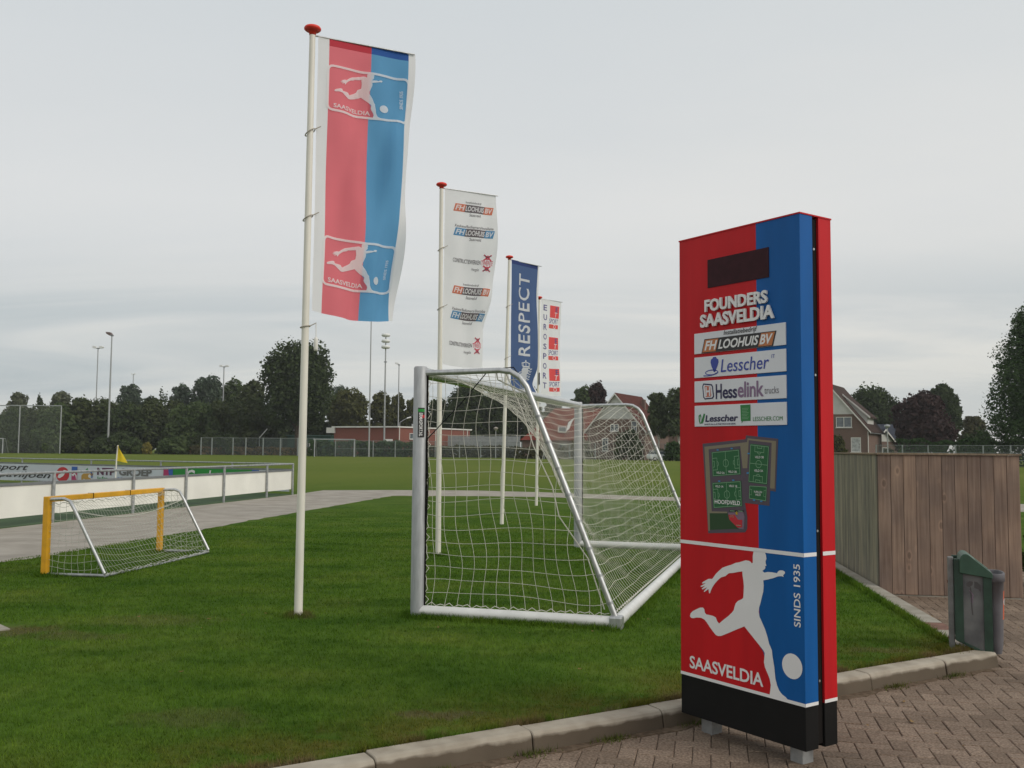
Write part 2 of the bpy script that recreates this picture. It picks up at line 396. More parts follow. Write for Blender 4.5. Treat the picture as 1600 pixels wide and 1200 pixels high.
class MB:
    def __init__(s):
        s.v = []; s.f = []; s.mi = []; s.sm = []
    def add(s, verts, faces, mi=0, smooth=False):
        b = len(s.v)
        s.v += [tuple(p) for p in verts]
        for f in faces:
            s.f.append(tuple(i + b for i in f)); s.mi.append(mi); s.sm.append(smooth)
        return s
    def box(s, c, size, rz=0.0, mi=0):
        hx, hy, hz = size[0] / 2, size[1] / 2, size[2] / 2
        ca, sa = math.cos(rz), math.sin(rz)
        vs = []
        for z in (-hz, hz):
            for x, y in ((-hx, -hy), (hx, -hy), (hx, hy), (-hx, hy)):
                vs.append((c[0] + x * ca - y * sa, c[1] + x * sa + y * ca, c[2] + z))
        return s.add(vs, [(3, 2, 1, 0), (4, 5, 6, 7), (0, 1, 5, 4), (1, 2, 6, 5), (2, 3, 7, 6), (3, 0, 4, 7)], mi)
    def b2(s, lo, hi, mi=0):
        return s.box([(a + b) / 2 for a, b in zip(lo, hi)], [b - a for a, b in zip(lo, hi)], 0, mi)
    def beam(s, p, q, wy, wz, mi=0):
        p = Vector(p); q = Vector(q); d = (q - p).normalized()
        up = Vector((0, 0, 1)) if abs(d.z) < 0.95 else Vector((1, 0, 0))
        a = d.cross(up).normalized() * (wy / 2); b = a.cross(d).normalized() * (wz / 2)
        vs = [p - a - b, p + a - b, p + a + b, p - a + b, q - a - b, q + a - b, q + a + b, q - a + b]
        return s.add(vs, [(3, 2, 1, 0), (4, 5, 6, 7), (0, 1, 5, 4), (1, 2, 6, 5), (2, 3, 7, 6), (3, 0, 4, 7)], mi)
    def tube(s, path, r, n=10, mi=0, cap=True, smooth=True, sec=None):
        P = [Vector(p) for p in path]
        rs = r if isinstance(r, (list, tuple)) else [r] * len(P)
        rings = []
        pa = None
        for i, p in enumerate(P):
            if i == 0: d = P[1] - P[0]
            elif i == len(P) - 1: d = P[-1] - P[-2]
            else: d = (P[i + 1] - p).normalized() + (p - P[i - 1]).normalized()
            d.normalize()
            if pa is None:
                ref = Vector((0, 0, 1)) if abs(d.z) < 0.9 else Vector((1, 0, 0))
                pa = d.cross(ref).normalized()
            else:
                pa = (pa - d * pa.dot(d)).normalized()
            pb = d.cross(pa)
            ring = []
            for k in range(n):
                t = 2 * math.pi * k / n
                kx, ky = (math.cos(t), math.sin(t))
                if sec:
                    e = 0.6
                    kx = math.copysign(abs(kx) ** e, kx) * sec[0]; ky = math.copysign(abs(ky) ** e, ky) * sec[1]
                ring.append(p + pa * (rs[i] * kx) + pb * (rs[i] * ky))
            rings.append(ring)
        vs = [q for ring in rings for q in ring]
        fs = []
        for i in range(len(P) - 1):
            for k in range(n):
                a = i * n + k; b = i * n + (k + 1) % n
                fs.append((a, b, b + n, a + n))
        s.add(vs, fs, mi, smooth)
        if cap:
            s.add(rings[0], [tuple(reversed(range(n)))], mi)
            s.add(rings[-1], [tuple(range(n))], mi)
        return s
    def lathe(s, c, prof, n=20, mi=0):
        vs = []; fs = []
        for r, z in prof:
            for k in range(n):
                t = 2 * math.pi * k / n
                vs.append((c[0] + r * math.cos(t), c[1] + r * math.sin(t), c[2] + z))
        for i in range(len(prof) - 1):
            for k in range(n):
                a = i * n + k; b = i * n + (k + 1) % n
                fs.append((a, b, b + n, a + n))
        s.add(vs, fs, mi, True)
        return s
    def prism(s, poly, fn, lo, hi, mi=0):
        # poly: 2-D outline; fn(a, b, h) -> 3-D point; extruded from lo to hi
        n = len(poly)
        A = [fn(a, b, lo) for a, b in poly]; B = [fn(a, b, hi) for a, b in poly]
        tri = tessellate_polygon([[Vector((a, b, 0)) for a, b in poly]])
        fs = [tuple(t) for t in tri] + [tuple(i + n for i in reversed(t)) for t in tri]
        fs += [(i, (i + 1) % n, (i + 1) % n + n, i + n) for i in range(n)]
        return s.add(A + B, fs, mi)
    def build(s, name, mats, parent=None, loc=None, bevel=0.0, segs=2, norm=True):
        me = bpy.data.meshes.new(name)
        me.from_pydata(s.v, [], s.f)
        if not isinstance(mats, (list, tuple)): mats = [mats]
        for x in mats: me.materials.append(x)
        me.polygons.foreach_set('material_index', s.mi)
        me.polygons.foreach_set('use_smooth', s.sm)
        if norm:
            bm = bmesh.new(); bm.from_mesh(me)
            bmesh.ops.recalc_face_normals(bm, faces=bm.faces)
            bm.to_mesh(me); bm.free()
        me.update()
        o = bpy.data.objects.new(name, me)
        col.objects.link(o)
        if parent is not None: o.parent = parent
        if loc is not None: o.location = loc
        if bevel:
            b = o.modifiers.new('bevel', 'BEVEL'); b.width = bevel; b.segments = segs; b.limit_method = 'ANGLE'
            b.angle_limit = math.radians(40)
        return o

# ------------------------------------------------------------------ flat artwork: outlines and lettering in metres, laid on any surface
_text_cache = {}
def text_mesh(body, bold=0.0, shear=0.0, spacing=1.0):
    key = (body, bold, shear, spacing)
    if key in _text_cache: return _text_cache[key]
    cu = bpy.data.curves.new('lettering', 'FONT')
    cu.body = body; cu.offset = bold; cu.shear = shear; cu.space_character = spacing
    cu.resolution_u = 3; cu.fill_mode = 'FRONT'; cu.dimensions = '2D'
    ob = bpy.data.objects.new('lettering', cu)
    col.objects.link(ob)
    dg = bpy.context.evaluated_depsgraph_get()
    me = ob.evaluated_get(dg).to_mesh()
    vs = [(v.co.x, v.co.y) for v in me.vertices]
    fs = [tuple(p.vertices) for p in me.polygons]
    ob.evaluated_get(dg).to_mesh_clear()
    bpy.data.objects.remove(ob); bpy.data.curves.remove(cu)
    xs = [v[0] for v in vs]; ys = [v[1] for v in vs]
    x0, x1, y0, y1 = min(xs), max(xs), min(ys), max(ys)
    vs = [((x - x0) / (x1 - x0), (y - y0) / (y1 - y0)) for x, y in vs]
    _text_cache[key] = (vs, fs)
    return vs, fs

class Art:
    def __init__(s):
        s.items = []          # (verts2d, faces, material, layer)
    def poly(s, pts, mi, lay=1):
        tri = tessellate_polygon([[Vector((a, b, 0)) for a, b in pts]])
        s.items.append(([tuple(p) for p in pts], [tuple(t) for t in tri], mi, lay)); return s
    def rect(s, u0, v0, u1, v1, mi, lay=1, shear=0.0):
        k = shear * (v1 - v0)
        return s.poly([(u0, v0), (u1, v0), (u1 + k, v1), (u0 + k, v1)], mi, lay)
    def disc(s, c, r, mi, lay=1, n=28, ry=None):
        ry = ry or r
        return s.poly([(c[0] + r * math.cos(2 * math.pi * k / n), c[1] + ry * math.sin(2 * math.pi * k / n)) for k in range(n)], mi, lay)
    def ring(s, c, r, wd, mi, lay=1, n=28, a0=0.0, a1=2 * math.pi, ry=None):
        ry = ry or r
        vs = []; fs = []
        for k in range(n + 1):
            t = a0 + (a1 - a0) * k / n
            vs.append((c[0] + (r - wd / 2) * math.cos(t), c[1] + (ry - wd / 2) * math.sin(t)))
            vs.append((c[0] + (r + wd / 2) * math.cos(t), c[1] + (ry + wd / 2) * math.sin(t)))
        for k in range(n): fs.append((2 * k, 2 * k + 1, 2 * k + 3, 2 * k + 2))
        s.items.append((vs, fs, mi, lay)); return s
    def line(s, pts, wd, mi, lay=1, closed=False):
        P = [Vector((a, b)) for a, b in pts]
        n = len(P)
        vs = []; fs = []
        for i, p in enumerate(P):
            if closed: a, b = P[i - 1], P[(i + 1) % n]
            else: a, b = P[max(0, i - 1)], P[min(n - 1, i + 1)]
            d1 = (p - a); d2 = (b - p)
            if d1.length < 1e-9: d1 = d2
            if d2.length < 1e-9: d2 = d1
            d1.normalize(); d2.normalize()
            t = (d1 + d2).normalized(); nn = Vector((-t.y, t.x))
            k = max(0.4, t.dot(d2))
            o = nn * (wd / 2 / k)
            vs += [tuple(p - o), tuple(p + o)]
        for i in range(n if closed else n - 1):
            j = (i + 1) % n
            fs.append((2 * i, 2 * i + 1, 2 * j + 1, 2 * j))
        s.items.append((vs, fs, mi, lay)); return s
    def text(s, body, u0, v0, u1, v1, mi, lay=2, bold=0.0, shear=0.0, spacing=1.0, rot=0):
        vs, fs = text_mesh(body, bold, shear, spacing)
        if rot == 0: q = [(u0 + a * (u1 - u0), v0 + b * (v1 - v0)) for a, b in vs]
        elif rot == 90: q = [(u1 - b * (u1 - u0), v0 + a * (v1 - v0)) for a, b in vs]      # reads upwards
        else: q = [(u0 + b * (u1 - u0), v1 - a * (v1 - v0)) for a, b in vs]                 # reads downwards
        s.items.append((q, fs, mi, lay)); return s
    def build(s, name, mats, parent, fn, step=0.0016, base=0.0016, grid=0.0, depth=0.0):
        # fn(u, v, h): the point h metres off the surface
        bm = bmesh.new()
        for vs, fs, mi, lay in s.items:
            bv = [bm.verts.new((a, b, base + step * lay)) for a, b in vs]
            for f in fs:
                try:
                    bf = bm.faces.new([bv[i] for i in f]); bf.material_index = mi
                except ValueError: pass
        if grid:
            bm.verts.ensure_lookup_table()
            xs = [v.co.x for v in bm.verts]; ys = [v.co.y for v in bm.verts]
            for k in range(int(min(xs) / grid) - 1, int(max(xs) / grid) + 2):
                bmesh.ops.bisect_plane(bm, geom=bm.verts[:] + bm.edges[:] + bm.faces[:], plane_co=(k * grid, 0, 0), plane_no=(1, 0, 0))
            for k in range(int(min(ys) / grid) - 1, int(max(ys) / grid) + 2):
                bmesh.ops.bisect_plane(bm, geom=bm.verts[:] + bm.edges[:] + bm.faces[:], plane_co=(0, k * grid, 0), plane_no=(0, 1, 0))
        for f in bm.faces:
            if f.normal.z == 0: f.normal_update()
            if f.normal.z < 0: f.normal_flip()
        if depth:
            r = bmesh.ops.extrude_face_region(bm, geom=bm.faces[:])
            for e in r['geom']:
                if isinstance(e, bmesh.types.BMVert): e.co.z += depth
        for v in bm.verts: v.co = fn(v.co.x, v.co.y, v.co.z)
        me = bpy.data.meshes.new(name)
        bm.to_mesh(me); bm.free()
        for x in mats: me.materials.append(x)
        o = bpy.data.objects.new(name, me)
        col.objects.link(o); o.parent = parent
        return o
def A(pts): return [tuple(p) for p in pts]

# ================================================================== THE SETTING
KD = Vector((0.8564, 0.5164)); KN = Vector((-0.5164, 0.8564)); K0 = Vector((-0.77, 5.25))
E0 = Vector((3.80, 8.35)); E1 = Vector((4.46, 13.25)); ED = (E1 - E0).normalized()

def lawn_color(t, dry_amt=1.0):
    nd = t.nodes.new; lk = t.links.new
    g = nd('ShaderNodeNewGeometry')
    s = nd('ShaderNodeSeparateXYZ'); lk(g.outputs['Position'], s.inputs[0])
    def noise(sc, det, stretch=(1, 1, 1)):
        mp = nd('ShaderNodeMapping'); mp.inputs['Scale'].default_value = stretch
        lk(g.outputs['Position'], mp.inputs[0])
        n = nd('ShaderNodeTexNoise'); n.inputs['Scale'].default_value = sc; n.inputs['Detail'].default_value = det
        n.inputs['Roughness'].default_value = 0.6
        lk(mp.outputs[0], n.inputs['Vector']); return n.outputs['Fac']
    def rmp(f, stops):
        r = nd('ShaderNodeValToRGB'); el = r.color_ramp.elements
        while len(el) < len(stops): el.new(0.5)
        for e, (p, c) in zip(el, stops): e.position = p; e.color = (*c, 1)
        lk(f, r.inputs[0]); return r.outputs[0]
    def mr(f, a, b):
        q = nd('ShaderNodeMapRange'); q.inputs[1].default_value = a; q.inputs[2].default_value = b
        q.interpolation_type = 'SMOOTHSTEP'
        lk(f, q.inputs[0]); return q.outputs[0]
    def mx(f, a, b):
        q = nd('ShaderNodeMix'); q.data_type = 'RGBA'
        lk(f, q.inputs[0]); lk(a, q.inputs[6]); lk(b, q.inputs[7]); return q.outputs[2]
    def mul(a, b):
        q = nd('ShaderNodeMath'); q.operation = 'MULTIPLY'; lk(a, q.inputs[0])
        if isinstance(b, float): q.inputs[1].default_value = b
        else: lk(b, q.inputs[1])
        return q.outputs[0]
    near = rmp(noise(0.8, 6), [(0.30, (0.054, 0.114, 0.013)), (0.5, (0.078, 0.144, 0.017)), (0.70, (0.108, 0.160, 0.024))])
    tuft = rmp(noise(9.0, 4, (1, 0.6, 1)), [(0.34, (0.72, 0.76, 0.7)), (0.66, (1.22, 1.18, 1.2))])
    q = nd('ShaderNodeMix'); q.data_type = 'RGBA'; q.blend_type = 'MULTIPLY'; q.inputs[0].default_value = 0.7
    lk(near, q.inputs[6]); lk(tuft, q.inputs[7]); near = q.outputs[2]
    strk = rmp(noise(1.0, 5, (0.55, 1.9, 1)), [(0.36, (0.62, 0.70, 0.62)), (0.50, (1.0, 1.0, 1.0)), (0.70, (1.12, 1.06, 1.0))])
    q = nd('ShaderNodeMix'); q.data_type = 'RGBA'; q.blend_type = 'MULTIPLY'; q.inputs[0].default_value = 0.8
    lk(near, q.inputs[6]); lk(strk, q.inputs[7]); near = q.outputs[2]
    far = rmp(noise(0.06, 5, (1, 0.35, 1)), [(0.35, (0.112, 0.158, 0.021)), (0.65, (0.148, 0.184, 0.030))])
    c = mx(mr(s.outputs[1], 20.0, 60.0), near, far)
    # straw-coloured worn strip along the kerb
    dt = nd('ShaderNodeVectorMath'); dt.operation = 'DOT_PRODUCT'
    lk(g.outputs['Position'], dt.inputs[0]); dt.inputs[1].default_value = (KN.x, KN.y, 0)
    kb = nd('ShaderNodeMath'); kb.operation = 'SUBTRACT'; lk(dt.outputs['Value'], kb.inputs[0]); kb.inputs[1].default_value = KN.dot(K0)
    strip = mr(kb.outputs[0], 1.1, 0.0)
    patch = mr(noise(2.1, 5), 0.36, 0.62)
    dry = rmp(noise(11, 3), [(0.35, (0.085, 0.075, 0.015)), (0.65, (0.15, 0.115, 0.028))])
    c = mx(mul(mul(strip, patch), 0.75 * dry_amt), c, dry)
    bare = rmp(noise(30, 3), [(0.3, (0.105, 0.080, 0.036)), (0.7, (0.16, 0.125, 0.060))])
    edge = mr(kb.outputs[0], 0.16, 0.02)
    c = mx(mul(edge, mr(noise(3.5, 4), 0.42, 0.60)), c, bare)
    # thin worn patches of their own shape
    spots = [(-0.45, 6.02, 0.34, 0.13, 1.0), (-3.3, 9.15, 0.75, 0.42, 0.42), (-3.75, 8.35, 0.6, 0.25, 0.5), (-2.03, 9.40, 0.20, 0.16, 0.9), (3.05, 8.05, 0.42, 0.14, 0.6), (-1.9, 5.9, 0.5, 0.3, 0.45), (-4.5, 8.6, 0.75, 0.30, 0.9), (2.6, 8.9, 0.3, 0.15, 0.3)]
    for x, y, rx, ry, k in spots:
        mp = nd('ShaderNodeMapping'); mp.vector_type = 'POINT'
        mp.inputs['Location'].default_value = (-x / rx, -y / ry, 0); mp.inputs['Scale'].default_value = (1 / rx, 1 / ry, 0)
        lk(g.outputs['Position'], mp.inputs[0])
        ln = nd('ShaderNodeVectorMath'); ln.operation = 'LENGTH'; lk(mp.outputs[0], ln.inputs[0])
        ad = nd('ShaderNodeMath'); ad.operation = 'MULTIPLY_ADD'; lk(noise(5.0, 5), ad.inputs[0]); ad.inputs[1].default_value = 1.6
        lk(ln.outputs['Value'], ad.inputs[2])
        c = mx(mul(mr(ad.outputs[0], 1.85, 1.15), float(k) * 0.72), c, bare)
    return c

def lawn_mat(name, island):
    m = bpy.data.materials.new(name); m.use_nodes = True
    t = m.node_tree; b = t.nodes['Principled BSDF']
    b.inputs['Roughness'].default_value = 0.9; b.inputs['Specular IOR Level'].default_value = 0.02
    c = lawn_color(t)
    if island:
        g = t.nodes.new('ShaderNodeNewGeometry')
        r = t.nodes.new('ShaderNodeValToRGB')
        r.color_ramp.elements[0].color = (1.0, 1.0, 1.0, 1); r.color_ramp.elements[1].color = (1.55, 1.5, 1.45, 1)
        t.links.new(g.outputs['Random Per Island'], r.inputs[0])
        q = t.nodes.new('ShaderNodeMix'); q.data_type = 'RGBA'; q.blend_type = 'MULTIPLY'; q.inputs[0].default_value = 1.0; q.clamp_result = False
        t.links.new(c, q.inputs[6]); t.links.new(r.outputs[0], q.inputs[7]); c = q.outputs[2]
        tr = t.nodes.new('ShaderNodeBsdfTranslucent'); t.links.new(c, tr.inputs[0])
        mx = t.nodes.new('ShaderNodeMixShader'); mx.inputs[0].default_value = 0.3
        t.links.new(b.outputs[0], mx.inputs[1]); t.links.new(tr.outputs[0], mx.inputs[2])
        t.links.new(mx.outputs[0], t.nodes['Material Output'].inputs[0])
    else:
        n2 = t.nodes.new('ShaderNodeTexNoise'); n2.inputs['Scale'].default_value = 45; n2.inputs['Detail'].default_value = 3
        g = t.nodes.new('ShaderNodeNewGeometry'); t.links.new(g.outputs['Position'], n2.inputs['Vector'])
        bp = t.nodes.new('ShaderNodeBump'); bp.inputs['Strength'].default_value = 0.5; bp.inputs['Distance'].default_value = 0.02
        t.links.new(n2.outputs['Fac'], bp.inputs['Height']); t.links.new(bp.outputs[0], b.inputs['Normal'])
    if not island:
        q = t.nodes.new('ShaderNodeMix'); q.data_type = 'RGBA'; q.blend_type = 'MULTIPLY'; q.inputs[0].default_value = 1.0
        t.links.new(c, q.inputs[6]); q.inputs[7].default_value = (0.84, 0.82, 1.0, 1); c = q.outputs[2]
    t.links.new(c, b.inputs['Base Color'])
    return m

# lawn and playing field: one sheet to the horizon, bounded by the kerb and the edging strip
kb = lambda s, h=0.0: K0 + KD * s - KN * h
lawn_pts = [kb(-40), kb(5.42), E0 + Vector((-0.02, 0.0)), E1 + Vector((-0.02, 0)), (4.71, 15.2), (6.7, 14.9), (7.6, 14.75), (60, 8), (520, -50), (520, 560), (-520, 560), (-520, 90)]
b = MB(); b.prism([tuple(p) for p in lawn_pts], lambda x, y, h: (x, y, h), -0.01, 0.0)
tag(b.build('lawn', lawn_mat('lawn', False)), kind='structure')

# brick-laid yard: joints bed plus herringbone clay pavers, each with its own bevel and seat
b = MB(); b.b2((-60, -40, -0.22), (60, 40, -0.112))
tag(b.build('ground', M['joint']), kind='structure')
def paver_mat():
    m = bpy.data.materials.new('pavers'); m.use_nodes = True
    t = m.node_tree; bs = t.nodes['Principled BSDF']; bs.inputs['Roughness'].default_value = 0.82
    bs.inputs['Specular IOR Level'].default_value = 0.22
    g = t.nodes.new('ShaderNodeNewGeometry')
    r = t.nodes.new('ShaderNodeValToRGB')
    el = r.color_ramp.elements; el.new(0.5)
    el[0].color = (0.152, 0.112, 0.082, 1); el[1].color = (0.184, 0.137, 0.102, 1); el[2].color = (0.218, 0.164, 0.123, 1)
    t.links.new(g.outputs['Random Per Island'], r.inputs[0])
    n = t.nodes.new('ShaderNodeTexNoise'); n.inputs['Scale'].default_value = 70; n.inputs['Detail'].default_value = 4
    t.links.new(g.outputs['Position'], n.inputs['Vector'])
    r2 = t.nodes.new('ShaderNodeValToRGB')
    r2.color_ramp.elements[0].position = 0.36; r2.color_ramp.elements[1].position = 0.66
    r2.color_ramp.elements[0].color = (0.66, 0.64, 0.62, 1); r2.color_ramp.elements[1].color = (1.45, 1.46, 1.48, 1)
    t.links.new(n.outputs['Fac'], r2.inputs[0])
    n3 = t.nodes.new('ShaderNodeTexNoise'); n3.inputs['Scale'].default_value = 0.9; n3.inputs['Detail'].default_value = 5
    t.links.new(g.outputs['Position'], n3.inputs['Vector'])
    r3 = t.nodes.new('ShaderNodeValToRGB')
    r3.color_ramp.elements[0].position = 0.35; r3.color_ramp.elements[1].position = 0.65
    r3.color_ramp.elements[0].color = (0.78, 0.76, 0.74, 1); r3.color_ramp.elements[1].color = (1.15, 1.14, 1.12, 1)
    t.links.new(n3.outputs['Fac'], r3.inputs[0])
    def mul(a, b):
        q = t.nodes.new('ShaderNodeMix'); q.data_type = 'RGBA'; q.blend_type = 'MULTIPLY'; q.inputs[0].default_value = 1; q.clamp_result = False
        t.links.new(a, q.inputs[6]); t.links.new(b, q.inputs[7]); return q.outputs[2]
    t.links.new(mul(mul(r.outputs[0], r2.outputs[0]), r3.outputs[0]), bs.inputs['Base Color'])
    bp = t.nodes.new('ShaderNodeBump'); bp.inputs['Strength'].default_value = 0.45; bp.inputs['Distance'].default_value = 0.004
    t.links.new(n.outputs['Fac'], bp.inputs['Height']); t.links.new(bp.outputs[0], bs.inputs['Normal'])
    return m
b = MB()
wb = 0.104
ang = math.radians(78); ca, sa = math.cos(ang), math.sin(ang)
gap = 0.0016; bev = 0.005
for cc in range(-160, 160):
    for rr in range(-160, 160):
        mm = (cc - rr) % 4
        if mm == 0: x0, y0, x1, y1 = cc, rr, cc + 2, rr + 1
        elif mm == 3: x0, y0, x1, y1 = cc, rr, cc + 1, rr + 2
        else: continue
        ux, uy = (x0 + x1) / 2 * wb, (y0 + y1) / 2 * wb
        X = 4.0 + ux * ca - uy * sa; Y = 8.0 + ux * sa + uy * ca
        if not (3.2 < Y < 19 and X < 0.72 * Y + 1.2 and X > -0.35 * Y - 0.5): continue
        if KN.dot(Vector((X, Y)) - K0) > -0.10 and X < E0.x + (Y - E0.y) * 0.135 + 0.10: continue
        if Y > 15.5 and X < 7.5: continue
        hx, hy = (x1 - x0) / 2 * wb - gap, (y1 - y0) / 2 * wb - gap
        zt = -0.10 + rnd.gauss(0, 0.0012)
        tx, ty = rnd.gauss(0, 0.009), rnd.gauss(0, 0.009)
        vs = []
        for q, zz in ((0, -0.016), (0, -0.005), (bev, 0)):
            for sx, sy in ((-1, -1), (1, -1), (1, 1), (-1, 1)):
                lx, ly = sx * (hx - q), sy * (hy - q)
                vs.append((X + lx * ca - ly * sa, Y + lx * sa + ly * ca, zt + zz + lx * tx + ly * ty))
        fs = [(8, 9, 10, 11)]
        for k in range(4):
            j = (k + 1) % 4
            fs += [(k, j, j + 4, k + 4), (k + 4, j + 4, j + 8, k + 8)]
        b.add(vs, fs)
tag(b.build('brick_paving', paver_mat(), norm=False), kind='structure')

# kerb stones
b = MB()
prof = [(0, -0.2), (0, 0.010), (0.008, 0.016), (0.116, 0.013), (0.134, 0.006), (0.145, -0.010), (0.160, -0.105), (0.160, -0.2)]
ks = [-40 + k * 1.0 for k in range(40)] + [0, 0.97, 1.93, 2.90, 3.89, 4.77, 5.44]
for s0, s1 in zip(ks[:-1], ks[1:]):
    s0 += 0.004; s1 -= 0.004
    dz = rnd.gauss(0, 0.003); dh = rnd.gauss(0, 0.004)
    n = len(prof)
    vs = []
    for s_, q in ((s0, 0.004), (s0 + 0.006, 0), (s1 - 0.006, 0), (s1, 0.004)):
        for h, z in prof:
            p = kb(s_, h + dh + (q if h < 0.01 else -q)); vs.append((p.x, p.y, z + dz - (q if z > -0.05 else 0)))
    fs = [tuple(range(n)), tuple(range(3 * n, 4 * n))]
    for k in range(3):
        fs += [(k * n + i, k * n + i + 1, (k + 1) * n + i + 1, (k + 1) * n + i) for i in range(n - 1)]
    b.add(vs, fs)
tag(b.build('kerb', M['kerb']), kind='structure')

# flush concrete edging between lawn and the far side of the yard, with one brick infill
b = MB()
EN = Vector((ED.y, -ED.x))
def estrip(s0, s1, mi, w=0.20, zt=0.012):
    P = [E0 + ED * s0, E0 + ED * s0 + EN * w, E0 + ED * s1 + EN * w, E0 + ED * s1]
    b.prism([tuple(p) for p in P], lambda x, y, h: (x, y, h), -0.2, zt, mi)
for s0, s1, mi in [(-0.25, 0.60, 0), (0.61, 0.98, 1), (0.99, 1.98, 0), (1.99, 2.98, 0), (2.99, 3.98, 0), (3.99, 4.98, 0), (4.99, 5.98, 0), (5.99, 6.98, 0)]:
    estrip(s0, s1, mi)
tag(b.build('edging', [M['edging'], M['redbrick_paver']], bevel=0.006), kind='structure')

# footpath of grey slabs round the pitch
lo = [(-9.6, 3.0), (-7.1, 13.4), (-6.9, 14.3), (-6.4, 17.2), (-6.1, 19.3), (-5.4, 24.3), (-4.1, 33.1), (-1.3, 33.5), (1.1, 33.2), (5.5, 31.2), (9.9, 29.7), (14.3, 26.9), (30, 22)]
hi = [(30, 26.5), (16.5, 31.0), (5.9, 33.5), (1.3, 36.7), (-1.5, 37.9), (-4.9, 37.6), (-7.2, 37.0), (-7.45, 33.9), (-9.65, 20.7), (-10.6, 14.6), (-12.5, 3.0)]
# ragged grass edge
pl = []
for (x0, y0), (x1, y1) in zip(lo[:-1], lo[1:]):
    n = max(1, int(math.hypot(x1 - x0, y1 - y0) / 0.25))
    for k in range(n):
        t = k / n; pl.append((x0 + (x1 - x0) * t + rnd.gauss(0, 0.035), y0 + (y1 - y0) * t + rnd.gauss(0, 0.05)))
pl.append(lo[-1])
b = MB(); b.prism(pl + hi, lambda x, y, h: (x, y, h), -0.02, 0.006)
M['path'] = mat('path', (0.29, 0.262, 0.225), 0.9, c2=(0.38, 0.345, 0.30), vscale=1.6, bump=0.3, bscale=90, detail=9, spec=0.03)
tag(b.build('footpath', M['path']), kind='structure')
# artificial turf pitch inside the barrier, with its white corner lines
C0 = Vector((-7.60, 33.60)); FL = Vector((-10.62, 15.0)); 
dA = Vector((-2.15, -13.0)).normalized(); dB = Vector((-0.8537, 0.5208))
P = [C0, C0 + dA * 40, C0 + dA * 40 + dB * 80, C0 + dB * 80]
b = MB(); b.prism([tuple(p) for p in P], lambda x, y, h: (x, y, h), -0.01, 0.006)
tag(b.build('turf_pitch', M['turf']), kind='structure')
b = MB()
o_ = C0 + dA * 3.2 + dB * 3.0
for p, q in ((o_, o_ + dB * 70), (o_, o_ + dA * 36)):
    b.beam((p.x, p.y, 0.012), (q.x, q.y, 0.012), 0.10, 0.006)
tag(b.build('pitch_line', M['white_paint']), kind='structure')
# worn concrete cover at the left of the lawn
b = MB(); b.prism([(-5.6, 8.30), (-4.75, 8.35), (-4.42, 8.62), (-4.62, 8.83), (-5.6, 8.95)], lambda x, y, h: (x, y, h), -0.03, 0.012)
tag(b.build('paving_slab', M['edging']), kind='structure')

# short grass blades on the lawn near the camera
npr = np.random.default_rng(3)
nb = 520000
Y = 4.0 + (npr.random(nb) ** 1.5) * 24.0
X = (npr.random(nb) * 2 - 1) * (0.60 * Y + 1.0)
d = KN.x * (X - K0.x) + KN.y * (Y - K0.y)
ok = (d > 0.03) & (X < E0.x + (Y - E0.y) * 0.1347 - 0.02) & (X > -7.2 + np.maximum(0, Y - 13.4) * 0.2)
ok &= ~((X < -4.4) & (np.abs(Y - 8.62) < 0.30) & (X > -5.7))
X, Y, d = X[ok], Y[ok], d[ok]
# ragged fringe: longer blades leaning over the kerb, the edging and round the post feet
nf = 26000
sf = npr.random(nf) * 9.0 - 3.2; df = np.abs(npr.normal(size=nf)) * 0.035
clump = (np.sin(sf * 7.3) + np.sin(sf * 17.1 + 1) + np.sin(sf * 3.1)) * 0.3
kf = npr.random(nf) < np.clip(0.45 + clump, 0.05, 1)
fx = K0.x + KD.x * sf + KN.x * df; fy = K0.y + KD.y * sf + KN.y * df
ne_ = 9000
se = npr.random(ne_) * 6.5; de = np.abs(npr.normal(size=ne_)) * 0.03 + 0.02
ex_ = E0.x + ED.x * se - ED.y * de; ey_ = E0.y + ED.y * se + ED.x * de
px_, py_ = [], []
for cx_, cy_, r0_, n_ in [(p.x, p.y, r_, k_) for p, r_, k_ in [(gp(466, 963), 0.06, 900), (gp(684.5, 868), 0.06, 700), (gp(652, 963), 0.08, 900), (gp(70, 900), 0.06, 600), (gp(249, 862.5), 0.06, 500), (gp(1488.5, 1017), 0.05, 900)]]:
    aa = npr.random(n_) * 6.283; rr_ = r0_ + np.abs(npr.normal(size=n_)) * 0.05
    px_.append(cx_ + rr_ * np.cos(aa)); py_.append(cy_ + rr_ * np.sin(aa))
# along the goal's ground bars
for (x0_, y0_), (x1_, y1_), n_ in [((-0.86, 9.38), (1.0, 8.86), 3500), ((1.02, 8.92), (2.95, 15.6), 7000), ((-5.8, 12.1), (-5.05, 12.3), 1500), ((-5.05, 12.3), (-4.8, 15.1), 3500)]:
    tt = npr.random(n_); oo = npr.normal(size=n_) * 0.05
    lx_, ly_ = x1_ - x0_, y1_ - y0_; ll_ = math.hypot(lx_, ly_)
    px_.append(x0_ + lx_ * tt - ly_ / ll_ * oo); py_.append(y0_ + ly_ * tt + lx_ / ll_ * oo)
gx = np.concatenate([fx[kf], ex_] + px_); gy = np.concatenate([fy[kf], ey_] + py_)
n_main = len(X)
X = np.concatenate([X, gx]); Y = np.concatenate([Y, gy]); d = np.concatenate([d, np.ones(len(gx))])
nb = len(X)
hgt = (0.014 + 0.018 * npr.random(nb)) * np.clip((30 - Y) / 14, 0.15, 1.0) * np.clip(0.6 + d * 0.8, 0.6, 1.0)
hgt[n_main:] *= 1.5 + 1.0 * npr.random(nb - n_main)
a = npr.random(nb) * 2 * np.pi
wd = 0.0022 + 0.0016 * npr.random(nb)
wd *= np.clip(Y / 7.0, 0.9, 2.4)
